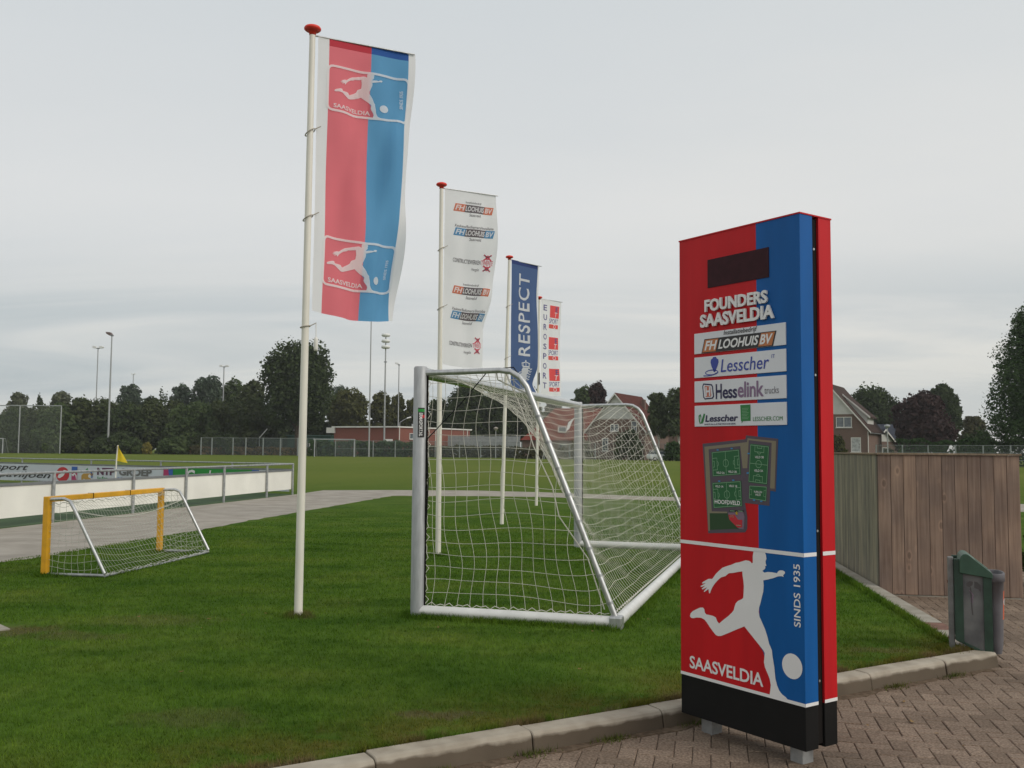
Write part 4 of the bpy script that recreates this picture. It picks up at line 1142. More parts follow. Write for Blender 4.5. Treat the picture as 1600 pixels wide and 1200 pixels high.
def loohuis(ar, v, accent, head, k=1.0):
    sh = 0.30; h = 0.125
    x0, x1, x2, x3 = 0.145, 0.335, 0.665, 0.845
    ar.rect(x0, v, x1, v + h, accent, 1, sh); ar.rect(x1, v, x2, v + h, 0, 1, sh); ar.rect(x2, v, x3 - 0.03, v + h, accent, 1, sh)
    ar.text('FH', x0 + 0.03, v + 0.02, x1 + 0.015, v + h - 0.02, 1, 2, 0.03, 0.3); ar.text('LOOHUIS', x1 + 0.018, v + 0.02, x2 + 0.02, v + h - 0.02, 1, 2, 0.03, 0.3); ar.text('BV', x2 + 0.028, v + 0.02, x3 - 0.015, v + h - 0.02, 1, 2, 0.03, 0.3)
    if len(head) < 20: ar.text(head, 0.36, v + h + 0.012, 0.64, v + h + 0.056, 0, 2, 0.004, 0.2)
    else: ar.text(head, 0.17, v + h + 0.012, 0.83, v + h + 0.056, 0, 2, 0.004, 0.2)
    ar.text('Saasveld', 0.42, v - 0.060, 0.62, v - 0.014, 0, 2, 0.004, 0.2)
for vt in (0.0, 1.30):
    ar = Art(); loohuis(ar, s2.h - 0.345 - vt, 3, 'Installatiebedrijf'); ar.build('sponsor_print', [M['cl_ink'], M['cl_print_white'], M['cl_sky'], M['cl_orange']], fl, on_flag(s2), grid=0.05, base=0.002)
    ar = Art(); loohuis(ar, s2.h - 0.735 - vt, 2, 'Keukens/Badkamers/Installatie'); ar.build('sponsor_print', [M['cl_ink'], M['cl_print_white'], M['cl_sky'], M['cl_orange']], fl, on_flag(s2), grid=0.05, base=0.002)
    ar = Art(); v = s2.h - 1.165 - vt
    ar.text('CONSTRUCTIEWERKEN', 0.145, v + 0.01, 0.635, v + 0.075, 0, 2, 0.012); ar.text('Hengelo', 0.49, v - 0.105, 0.62, v - 0.045, 0, 2, 0.0, 0.1)
    ar.text('TWENTE', 0.645, v + 0.005, 0.845, v + 0.08, 4, 2, 0.01)
    for sg, vv in ((1, v + 0.125), (-1, v - 0.045)):
        ar.line([(0.68, vv - 0.042), (0.81, vv + 0.042)], 0.022, 4, 1); ar.line([(0.81, vv - 0.042), (0.68, vv + 0.042)], 0.022, 4, 2)
        ar.ring((0.745, vv), 0.028, 0.014, 4, 3, 14); ar.line([(0.69, vv + sg * 0.035), (0.745, vv + sg * 0.005), (0.80, vv + sg * 0.035)], 0.014, 0, 3)
    ar.build('sponsor_print', [M['cl_ink'], M['cl_print_white'], M['cl_sky'], M['cl_orange'], M['cl_crimson']], fl, on_flag(s2), grid=0.05, base=0.002)

# pole 3: RESPECT
p3 = gp(784, 819); top3 = at(796, 402, p3.y)
fp, P = flagpole(p3, top3.z, (top3.x - p3.x, 0), 0.043, 0.031, 'third white flagpole, carrying the dark blue flag', math.radians(48), 1.03, FT[3] - 0.008)
for z in (top3.z - 1.10, top3.z - 2.25): rope_ring(fp, P, z, 0.037, 0.03)
o3 = at(800.5, 405, p3.y)
s3 = FlagSurf((p3.x + P(o3.z).x + 0.05, p3.y + 0.02, o3.z), 0.98, 2.95, [(0, math.radians(50)), (0.28, math.radians(52)), (0.55, math.radians(51)), (0.78, math.radians(50)), (0.92, math.radians(57)), (1.0, math.radians(50))], [(0.025, 6.0, 5.0, 0.4), (0.022, 12.0, -6.0, 1.2), (0.016, 22.0, 6.0, 2.2)], 0.03)
fl = flag('respect_flag', 'dark blue flag lettered RESPECT above a white crowned lion, on the third flagpole', s3, [(0.94, 0), (0.98, 1)], [M['cl_navy'], M['cl_white'], M['cl_navy_hem']], 0.09, {0: 2})
ar = Art()
ar.text('RESPECT', 0.26, s3.h - 2.10, 0.66, s3.h - 0.27, 0, 2, 0.012, rot=90, spacing=1.12)
ar.build('lettering', [M['cl_print_white']], fl, on_flag(s3), grid=0.06, base=0.003)
ar = Art()
vb = s3.h - 2.79
X = lambda x: 0.25 + x * 0.52
Yv = lambda y: vb + y * 0.57
ar.disc((X(0.5), Yv(1.02)), 0.022, 0)
ar.line([(X(0.25), Yv(0.80)), (X(0.22), Yv(0.92)), (X(0.36), Yv(0.95)), (X(0.5), Yv(0.98)), (X(0.64), Yv(0.95)), (X(0.78), Yv(0.92)), (X(0.75), Yv(0.80))], 0.020, 0)
ar.line([(X(0.27), Yv(0.80)), (X(0.73), Yv(0.80))], 0.028, 0)
for k in range(-1, 2): ar.line([(X(0.5 + k * 0.18), Yv(0.80)), (X(0.5 + k * 0.2), Yv(0.94))], 0.018, 0)
ar.poly([(X(0.30), Yv(0.76)), (X(0.62), Yv(0.76)), (X(0.70), Yv(0.62)), (X(0.60), Yv(0.48)), (X(0.66), Yv(0.34)), (X(0.50), Yv(0.24)), (X(0.34), Yv(0.36)), (X(0.22), Yv(0.42)), (X(0.05), Yv(0.38)), (X(0.10), Yv(0.48)), (X(0.26), Yv(0.54)), (X(0.22), Yv(0.66))], 0)
for k in range(5): ar.line([(X(0.62), Yv(0.74 - k * 0.10)), (X(0.80), Yv(0.76 - k * 0.10)), (X(0.90), Yv(0.70 - k * 0.10)), (X(1.0), Yv(0.73 - k * 0.10))], 0.024, 0)
for k in range(5): ar.line([(X(0.34 + k * 0.09), Yv(0.32)), (X(0.30 + k * 0.11), Yv(0.16)), (X(0.36 + k * 0.08), Yv(0.06))], 0.018, 0)
ar.line([(X(0.02), Yv(0.44)), (X(0.12), Yv(0.56)), (X(0.24), Yv(0.58))], 0.02, 0)
ar.text('KNVB', X(0.28), Yv(-0.22), X(0.82), Yv(-0.05), 0, 2, 0.02)
ar.build('lion_emblem', [M['cl_print_white']], fl, on_flag(s3), grid=0.06, base=0.003)

# pole 4: white sports flag
p4 = gp(838, 790); top4 = at(843, 465, p4.y)
fp, P = flagpole(p4, top4.z, (top4.x - p4.x, 0), 0.043, 0.031, 'farthest white flagpole, carrying the white flag with red squares', math.radians(45), 0.95, FT[4] - 0.008)
b = MB(); q = P(1.63 + 1.9); b.tube([(q.x + 0.03, q.y - 0.05, q.z), (q.x + 0.03, q.y - 0.05, q.z + 0.35)], 0.02, 6); b.build('cleat', M['black'], fp)
o4 = at(846, 466, p4.y)
s4 = FlagSurf((p4.x + P(o4.z).x + 0.05, p4.y + 0.02, o4.z), 0.90, 2.86, [(0, math.radians(46)), (0.5, math.radians(50)), (1.0, math.radians(46))], [(0.03, 6.0, 3.0, 0.2), (0.02, 12.0, -4.0, 1.2)], 0.02)
fl = flag('sports_flag', 'white flag with EUROSPORT in vertical letters and red squares, on the farthest flagpole', s4, [(0.90, 0)], [M['cl_white']])
ar = Art()
for k, ch in enumerate('EUROSPORT'):
    v = s4.h - 0.34 - k * 0.288
    ar.text(ch, 0.10, v, 0.26, v + 0.17, 0, 2, 0.012)
ar.build('lettering', [M['cl_violet']], fl, on_flag(s4), grid=0.06, base=0.003)
for v in (s4.h - 0.84, s4.h - 1.78, s4.h - 2.72):
    ar = Art()
    ar.rect(0.40, v + 0.32, 0.82, v + 0.68, 0, 1); ar.text('E', 0.66, v + 0.50, 0.78, v + 0.65, 1, 2, 0.01); ar.text('T', 0.62, v + 0.345, 0.75, v + 0.49, 2, 2, 0.02, 0.2)
    ar.text('SPORT', 0.38, v + 0.15, 0.80, v + 0.29, 1, 2, 0.0, 0.1)
    ar.rect(0.38, v, 0.80, v + 0.12, 0, 1); ar.ring((0.625, v + 0.06), 0.05, 0.02, 2, 2, 16); ar.rect(0.42, v + 0.04, 0.53, v + 0.08, 3, 2)
    ar.build('sponsor_print', [M['cl_scarlet'], M['cl_violet'], M['cl_print_white'], M['cl_orange']], fl, on_flag(s4), grid=0.06, base=0.003)

# ================================================================== FOOTBALL GOAL
def arc_poly(pts, n):
    P = [Vector(p) for p in pts]
    ds = [0]
    for a, b_ in zip(P[:-1], P[1:]): ds.append(ds[-1] + (b_ - a).length)
    out_ = []
    for k in range(n + 1):
        d = ds[-1] * k / n
        for i in range(len(P) - 1):
            if d <= ds[i + 1] + 1e-9:
                t = (d - ds[i]) / max(1e-9, ds[i + 1] - ds[i]); out_.append(P[i] + (P[i + 1] - P[i]) * t); break
    return out_, ds[-1]
def wob(i, j, k, amp):
    return Vector((math.sin(i * 1.7 + j * 0.9 + k * 2.3), math.sin(i * 1.1 - j * 1.9 + k), math.sin(i * 0.7 + j * 1.3 - k * 1.7))) * amp
def strands(b, grid, r, n=4):
    for row in grid:
        if len(row) > 1: b.tube(row, r, n, cap=False, smooth=True)

g0, g1 = gp(652, 963), gp(903, 854.5)
GW = (g1 - g0).length
goal = empty('football_goal', g0, math.atan2(g1.y - g0.y, g1.x - g0.x), 'full-size aluminium football goal with white net, standing on the lawn before the flagpoles', 'goal')
GH = 2.38
G = lambda x, back, z: (x, -back, z)
for x in (0, GW):
    b = MB(); b.tube([G(x, 0, 0), G(x, 0, GH + 0.045), G(x, 0, GH + 0.06)], [0.068, 0.068, 0.058], 20)
    pst = b.build('post', M['alu_post'], goal)
    b = MB(); b.beam(G(x, 0.072, 0.08), G(x, 0.072, GH - 0.03), 0.022, 0.012)
    b.build('net_channel', M['dark_groove'], pst)
    if x == 0: post0 = pst
b = MB(); b.tube([G(0.05, 0, GH), G(GW - 0.05, 0, GH)], 0.058, 24)
b.build('crossbar', M['alu_bar'], goal)
BD = 1.96
for x in (0, GW):
    b = MB(); b.tube([G(x, 0.03, 0.055), G(x, BD, 0.055)], 0.056, 16)
    b.build('ground_bar', M['alu_white'], goal)
b = MB(); b.tube([G(0, BD, 0.055), G(GW, BD, 0.055)], 0.056, 16)
b.build('ground_bar', M['alu_white'], goal)
for x in (0.0, GW):
    b = MB(); b.box(G(x, BD, 0.056), (0.125, 0.125, 0.125)); b.build('corner_joint', M['alu'], goal, bevel=0.02)
EP = [(0.04, 2.375), (0.82, 2.39), (0.93, 2.375), (1.02, 2.32), (1.09, 2.23), (1.16, 2.06), (1.95, 0.10)]
for x in (0, GW):
    b = MB(); b.tube([G(x, a, z) for a, z in EP], 0.028, 14)
    st_ = b.build('stanchion', M['alu'], goal)
    for k in range(8):
        f = k / 8 + 0.06; p = Vector((1.16, 2.06)).lerp(Vector((1.95, 0.10)), f)
        b = MB(); b.tube([G(x, p.x - 0.004, p.y + 0.012), G(x, p.x + 0.004, p.y - 0.012)], 0.0325, 10)
        b.build('net_clip', M['galv'], st_)
    # brace under the bend
    b = MB(); b.tube([G(x, 0.78, 2.39), G(x, 0.80, 2.30), G(x, 1.12, 2.15)], 0.008, 6); b.build('strap', M['net_thin'], goal)
# net: back panel hung from the crossbar, sagging between the two side frames, and two side panels
cs = 0.125
nx = int(GW / cs); nq = 26
ep, el_ = arc_poly([(a, z, 0) for a, z in EP], nq)
mp_, _ = arc_poly([(0.05, 2.36, 0), (0.38, 2.06, 0), (0.76, 1.60, 0), (1.10, 1.06, 0), (1.44, 0.55, 0), (1.74, 0.20, 0), (1.89, 0.10, 0)], nq)
grid = []
for i in range(nx + 1):
    x = GW * i / nx; u = abs(2 * x / GW - 1); wgt = (1 - u ** 3.0)
    row = []
    for q in range(nq + 1):
        e = ep[q]; c = mp_[q]
        p = e.lerp(c, wgt)
        pin = min(1.0, q / 3, (nq - q) / 2)
        o_ = wob(i * 0.6, q * 0.8, 1, 0.012 * pin * min(1, min(i, nx - i) / 2))
        row.append(Vector(G(x, p.x, p.y)) + o_)
    grid.append(row)
b = MB()
strands(b, grid, 0.0022)
strands(b, [[grid[i][q] for i in range(nx + 1)] for q in range(1, nq + 1)], 0.0027)
def edge_back(z):
    for (a0, z0), (a1, z1) in zip(EP[1:-1], EP[2:]):
        if z <= z0 and z >= z1: return a0 + (a1 - a0) * (z0 - z) / max(1e-6, z0 - z1)
    return EP[-1][0] if z < 0.1 else EP[1][0]
def edge_top(a):
    if a <= EP[1][0]: return 2.375
    for (a0, z0), (a1, z1) in zip(EP[1:-1], EP[2:]):
        if a <= a1: return z0 + (z1 - z0) * (a - a0) / max(1e-6, a1 - a0)
    return 0.1
for side, x in enumerate((0.0, GW)):
    cell = 0.128
    nz = int(2.28 / cell)
    def pt(a, z, i, j):
        k = min(1.0, a / 0.2, max(0.0, (edge_back(z) - a) / 0.15), (2.38 - z) / 0.2)
        o_ = wob(i * 0.45, j * 0.5, side, 0.020 * max(0, k))
        return Vector(G(x + 0.03 * math.sin(a * 2 + z) * max(0, k), a + 0.05 * math.sin(z * 2.6 + a) * max(0, k), z - 0.012 * math.sin(a * 5) * max(0, k))) + o_
    for j in range(1, nz + 2):
        z = 0.10 + j * cell * 1.005
        if z > 2.36: break
        eb = edge_back(z); n = max(2, int(eb / cell * 2))
        b.tube([pt(0.07 + (eb - 0.07) * k / n, z, (0.07 + (eb - 0.07) * k / n) / cell, j) for k in range(n + 1)], 0.0023, 4, cap=False)
    for i in range(1, int(1.95 / cell) + 1):
        a = i * cell; et = edge_top(a); n = max(2, int((et - 0.1) / cell * 2))
        b.tube([pt(a, 0.10 + (et - 0.10) * k / n, i, (et - 0.10) * k / n / cell) for k in range(n + 1)], 0.0023, 4, cap=False)
    # lacing loops along the post
    pts = []
    for k in range(46): pts.append(G(x, 0.075 + (0.028 if k % 2 else 0.0) + 0.014 * math.sin(k * 2.1), 0.12 + k * 0.05))
    b.tube(pts, 0.004, 4, cap=False)
    pts = []
    for k in range(40): pts.append(G(x, 0.10 + k * 0.046, 0.115 + (0.022 if k % 2 else 0.0) + 0.008 * math.sin(k * 1.7)))
    b.tube(pts, 0.004, 4, cap=False)
pts = [G(0.1 + (GW - 0.2) * k / 120, BD - 0.035, 0.118 + (0.02 if k % 2 else 0)) for k in range(121)]
b.tube(pts, 0.005, 4, cap=False)
# border rope hanging beside the near frame
b.tube([G(0.05, 0.86, 2.38), G(0.07, 1.02, 2.02), G(0.08, 1.14, 1.66), G(0.07, 1.33, 1.28), G(0.06, 1.40, 1.0), G(0.05, 1.68, 0.62), G(0.04, 1.84, 0.16)], 0.006, 5, cap=False)
b.build('net', M['net'], goal, norm=False)
b = MB(); b.tube([G(-0.01, 0.085, 0.9), G(-0.015, 0.10, 1.30), G(-0.01, 0.078, 1.72), G(0.03, 0.42, 2.08), G(0.03, 0.70, 2.40), G(0.02, 0.95, 2.42), G(0.02, 1.04, 2.30)], 0.006, 5)
b.build('cord', M['black'], goal)
# sticker on the near post, faces the camera
def sticker_fn(u, v, h):
    wa = math.radians(180 + 32) + u / 0.07; r = 0.0695 + h
    return (r * math.cos(wa), r * math.sin(wa) * 1.0, v)
ar = Art()
ar.rect(-0.034, 1.74, 0.034, 2.03, 0, 1); ar.rect(-0.034, 1.99, 0.034, 2.018, 1, 2); ar.rect(0.0, 1.93, 0.034, 1.96, 2, 2)
ar.text('ERMASPORT.NL', -0.022, 1.75, 0.012, 1.98, 3, 3, 0.02, 0.1, rot=-90)
ar.build('sticker', [M['ink_black'], M['ad_green'], M['ad_red'], M['sign_white']], post0, sticker_fn, grid=0.02, step=0.0006, base=0.0006)

# ================================================================== SMALL YELLOW GOAL
m0, m1 = gp(70, 900), gp(249, 862.5)
MW = (m1 - m0).length
mg = empty('training_goal', m0, math.atan2(m1.y - m0.y, m1.x - m0.x), 'small yellow training goal with sagging net, on the lawn edge beside the path', 'goal')
MH = 0.955; MD = 0.80
for x in (0, MW):
    b = MB(); b.beam(G(x, 0, 0), G(x, 0, MH + 0.035), 0.075, 0.08); b.build('post', M['yellow'], mg, bevel=0.008)
b = MB(); b.beam(G(0.04, 0, MH), G(MW - 0.04, 0, MH), 0.075, 0.07); cbr = b.build('crossbar', M['yellow'], mg, bevel=0.008)
for f in (0.33, 0.66):
    b = MB(); b.beam(G(MW * f - 0.006, 0, MH), G(MW * f + 0.006, 0, MH), 0.083, 0.078); b.build('tie', M['dark_groove'], cbr)
MP = [(0.03, MH), (0.22, MH + 0.01), (0.30, MH - 0.02), (0.37, MH - 0.13), (MD, 0.05)]
for x in (0, MW):
    b = MB(); b.tube([G(x, a, z) for a, z in MP], 0.021, 12); b.build('stanchion', M['alu'], mg)
    b = MB(); b.tube([G(x, 0.03, 0.025), G(x, MD, 0.025)], 0.019, 12); b.build('ground_bar', M['galv'], mg)
b = MB(); b.tube([G(0, MD, 0.02), G(MW * 0.5, MD, 0.008), G(MW, MD, 0.02)], 0.016, 10); b.build('ground_bar', M['galv'], mg)
b = MB()
nx = 36; nq = 14
ep, _ = arc_poly([(a, z, 0) for a, z in MP], nq)
mp_, _ = arc_poly([(0.05, MH - 0.03, 0), (0.20, 0.76, 0), (0.42, 0.40, 0), (0.62, 0.14, 0), (0.78, 0.04, 0)], nq)
grid = []
for i in range(nx + 1):
    x = MW * i / nx; u = abs(2 * x / MW - 1); wgt = 1 - u ** 2.2
    grid.append([Vector(G(x, ep[q].lerp(mp_[q], wgt).x, max(0.02, ep[q].lerp(mp_[q], wgt).y))) + wob(i * 0.6, q, 4, 0.008 * min(1, q / 2)) for q in range(nq + 1)])
strands(b, grid, 0.0017)
strands(b, [[grid[i][q] for i in range(nx + 1)] for q in range(1, nq + 1)], 0.0017)
def medge(z): 
    return 0.37 + (MD - 0.37) * (MH - 0.13 - z) / (MH - 0.18) if z < MH - 0.13 else 0.32
for side, x in enumerate((0, MW)):
    for j in range(1, 11):
        z = 0.03 + j * 0.086; eb = medge(z)
        b.tube([Vector(G(x, 0.04 + (eb - 0.04) * k / 8, z - 0.03 * math.sin(math.pi * k / 8))) + wob(k, j, side, 0.008) for k in range(9)], 0.0022, 4, cap=False)
    for i in range(1, 9):
        a = i * 0.088; zt = MH if a < 0.3 else 0.05 + (MH - 0.18) * (MD - a) / (MD - 0.37)
        b.tube([Vector(G(x, a, 0.03 + (zt - 0.03) * k / 8)) + wob(i, k, side, 0.008) for k in range(9)], 0.0022, 4, cap=False)
b.tube([G(0.0 + MW * k / 40, 0.06, MH - 0.06 + 0.018 * math.sin(k * 2.3)) for k in range(41)], 0.005, 4, cap=False)
b.tube([G(MW * k / 20, 0.36 - 0.05 * math.sin(math.pi * k / 20), MH - 0.14 - 0.16 * math.sin(math.pi * k / 20)) for k in range(21)], 0.006, 5, cap=False)
b.tube([G(MW * k / 60, MD + 0.01 + 0.02 * math.sin(k), 0.035 + 0.012 * math.sin(k * 1.9)) for k in range(61)], 0.005, 4, cap=False)
b.build('net', M['net_thin'], mg, norm=False)

# ================================================================== PITCH BARRIER
def P2(o, d, s, z, side=0.0):
    return (o.x + d.x * s - d.y * side, o.y + d.y * s + d.x * side, z)
fb = empty('pitch_barrier', (C0.x, C0.y, 0), 0, 'nearer pitch barrier with plain white boards, along the grey path', 'barrier')
loc = lambda p: (p[0] - C0.x, p[1] - C0.y, p[2])
posts = [0.03, 2.20, 5.25, 7.50, 10.1, 13.2, 15.8, 18.4, 21.0, 23.6]
for s_ in posts:
    b = MB(); b.tube([loc(P2(C0, dA, s_, 0)), loc(P2(C0, dA, s_, 1.06))], 0.036, 12); b.build('post', M['galv'], fb)
b = MB(); b.tube([loc(P2(C0, dA, 0, 1.06)), loc(P2(C0, dA, 26, 1.06))], 0.027, 12)
rl = b.build('handrail', M['galv'], fb)
for s_ in (3.7, 11.6, 17.1):
    b = MB(); b.tube([loc(P2(C0, dA, s_ - 0.05, 1.06)), loc(P2(C0, dA, s_ + 0.05, 1.06))], 0.031, 12); b.build('sleeve', M['galv_dark'], rl)
b = MB(); b.beam(loc(P2(C0, dA, 0.0, 0.845, -0.045)), loc(P2(C0, dA, 26, 0.845, -0.045)), 0.05, 0.055); b.build('board_rail', M['galv_dark'], fb)
for s0, s1 in zip(posts[:-1], posts[1:]):
    b = MB(); b.beam(loc(P2(C0, dA, s0 + 0.008, 0.50, -0.055)), loc(P2(C0, dA, s1 - 0.008, 0.50, -0.055)), 0.02, 0.63)
    b.build('board', M['board_white'], fb)

ab = empty('pitch_barrier', (C0.x, C0.y, 0), 0, 'farther pitch barrier carrying printed advertising boards, behind the white boards', 'barrier')
for s_ in (3.03, 6.96, 11.25, 16.05, 20.3, 24.6):
    b = MB(); b.tube([loc(P2(C0, dB, s_, 0)), loc(P2(C0, dB, s_, 1.06))], 0.033, 10); b.build('post', M['galv'], ab)
b = MB(); b.tube([loc(P2(C0, dB, 0.04, 1.06)), loc(P2(C0, dB, 28, 1.06))], 0.027, 10); b.build('handrail', M['galv'], ab)
nB = Vector((-0.5208, -0.8537))
b = MB(); b.beam(loc((C0.x + dB.x * 0.1 + nB.x * 0.05, C0.y + dB.y * 0.1 + nB.y * 0.05, 0.855)), loc((C0.x + dB.x * 28 + nB.x * 0.05, C0.y + dB.y * 28 + nB.y * 0.05, 0.855)), 0.05, 0.06); b.build('board_rail', M['galv_dark'], ab)
def ad(s0, s1, m_, art, mats, label):
    b = MB(); o_ = nB * 0.06
    b.beam((dB.x * s0 + o_.x, dB.y * s0 + o_.y, 0.46), (dB.x * s1 + o_.x, dB.y * s1 + o_.y, 0.46), 0.02, 0.72)
    p = b.build('advertising_board', m_, ab); p['label'] = label
    if art: art.build('print', mats, p, lambda u, v, h: (dB.x * -u + nB.x * (0.07 + h), dB.y * -u + nB.y * (0.07 + h), v), step=0.004, base=0.004)
adm = [M['ink_black'], M['ad_red'], M['ad_magenta'], M['ad_blue'], M['ad_green'], M['ad_ochre'], M['ad_grey'], M['ad_plum'], M['sign_white'], M['ink_grey']]
ar = Art()
ar.text('sport', -17.9, 0.48, -15.46, 0.77, 0, 2, 0.012, 0.35); ar.text('paviljoen', -17.7, 0.10 + 0.07, -13.85, 0.50, 0, 2, 0.012, 0.35)
ar.text('www.sportpaviljoenborne.nl', -16.45, 0.085, -13.9, 0.155, 9, 2, 0.0, 0.1)
ar.disc((-13.03, 0.43), 0.45, 1, 1, 30, 0.31); ar.poly([(-13.36, 0.30), (-13.2, 0.27), (-12.98, 0.36), (-12.84, 0.50), (-12.78, 0.60), (-12.95, 0.62), (-13.1, 0.48), (-13.3, 0.42)], 8, 2)
ar.poly([(-12.78, 0.60), (-12.66, 0.56), (-12.62, 0.48), (-12.8, 0.50)], 6, 3)
ad(12.52, 20.3, M['ad_white'], ar, adm, 'white advertising board reading sport paviljoen')
ar = Art()
ar.rect(-12.42, 0.12, -12.04, 0.77, 2, 1); ar.poly([(-12.42, 0.77), (-12.04, 0.77), (-12.04, 0.55), (-12.25, 0.52), (-12.42, 0.62)], 3, 2); ar.poly([(-12.42, 0.44), (-12.30, 0.36), (-12.18, 0.46), (-12.06, 0.20), (-12.06, 0.40), (-12.20, 0.52)], 8, 3)
ar.poly([(-11.72, 0.57), (-11.55, 0.62), (-11.36, 0.74), (-11.36, 0.66), (-11.12, 0.60), (-11.0, 0.56), (-11.7, 0.55)], 4, 1)
ar.poly([(-11.62, 0.50), (-11.0, 0.52), (-11.0, 0.44), (-11.3, 0.36), (-11.05, 0.26), (-11.0, 0.16), (-11.2, 0.14), (-11.62, 0.30), (-11.62, 0.16), (-11.76, 0.16), (-11.76, 0.42)], 5, 1)
ar.disc((-11.22, 0.40), 0.09, 8, 2, 12, 0.07); ar.ring((-11.22, 0.42), 0.16, 0.07, 3, 1, 14, -0.6, 1.6)
ar.text('NTP', -10.74, 0.46, -9.62, 0.75, 7, 2, 0.05); ar.text('GROEP', -9.36, 0.46, -7.37, 0.75, 6, 2, 0.05)
ar.text('Infra', -10.70, 0.26, -10.02, 0.40, 4, 2, 0.01); ar.text('-', -9.85, 0.32, -9.74, 0.345, 6, 2); ar.text('Milieu', -9.60, 0.26, -8.75, 0.40, 3, 2, 0.01); ar.text('-', -8.60, 0.32, -8.49, 0.345, 6, 2); ar.text('Bouw', -8.35, 0.26, -7.50, 0.40, 6, 2, 0.01)
ad(6.72, 12.50, M['ad_white'], ar, adm, 'white advertising board reading NTP GROEP')
ar = Art()
ar.poly([(-6.70, 0.10), (-6.70, 0.77), (-6.42, 0.77), (-6.30, 0.10)], 2, 1); ar.poly([(-6.45, 0.77), (-6.30, 0.10), (-6.16, 0.10), (-6.16, 0.77)], 3, 1); ar.disc((-6.45, 0.42), 0.12, 8, 2, 14, 0.10)
ar.text('Grolsch', -5.44, 0.20, -3.15, 0.77, 8, 2, 0.012, 0.25)
ad(1.96, 6.70, M['ad_green'], ar, adm, 'green advertising board with white script')
ar = Art(); ar.rect(-1.94, 0.10, -1.58, 0.82, 3, 1)
ad(0.12, 1.94, M['ad_white'], ar, adm, 'short white advertising board with a blue end')

# corner flag
cf = gp(184, 0, 0) if False else Vector((-11.05, 26.9, 0))
o = empty('corner_flag', cf, 0, 'yellow corner flag on a white pole, inside the pitch barrier', 'flag')
b = MB(); b.tube([(0, 0, 0), (0.02, 0, 1.22), (0.045, 0, 1.66)], 0.019, 10); b.build('pole', M['white_paint'], o)
b = MB(); vs = []; fs = []
for i in range(7):
    for j in range(9):
        a = i / 6; t = j / 8
        # triangular drooping cloth
        x = 0.05 - 0.0 * t + a * (0.02 + 0.26 * t) - 0.015 * t; z = 1.66 - t * 0.44 - a * 0.03 * (1 + t); y = 0.05 * math.sin(a * 5 + t * 3) * a
        vs.append((x, y, z))
for i in range(6):
    for j in range(8): fs.append((i * 9 + j, i * 9 + j + 1, (i + 1) * 9 + j + 1, (i + 1) * 9 + j))
b.add(vs, fs, 0, True); b.build('cloth', M['flag_yellow'], o, norm=False)

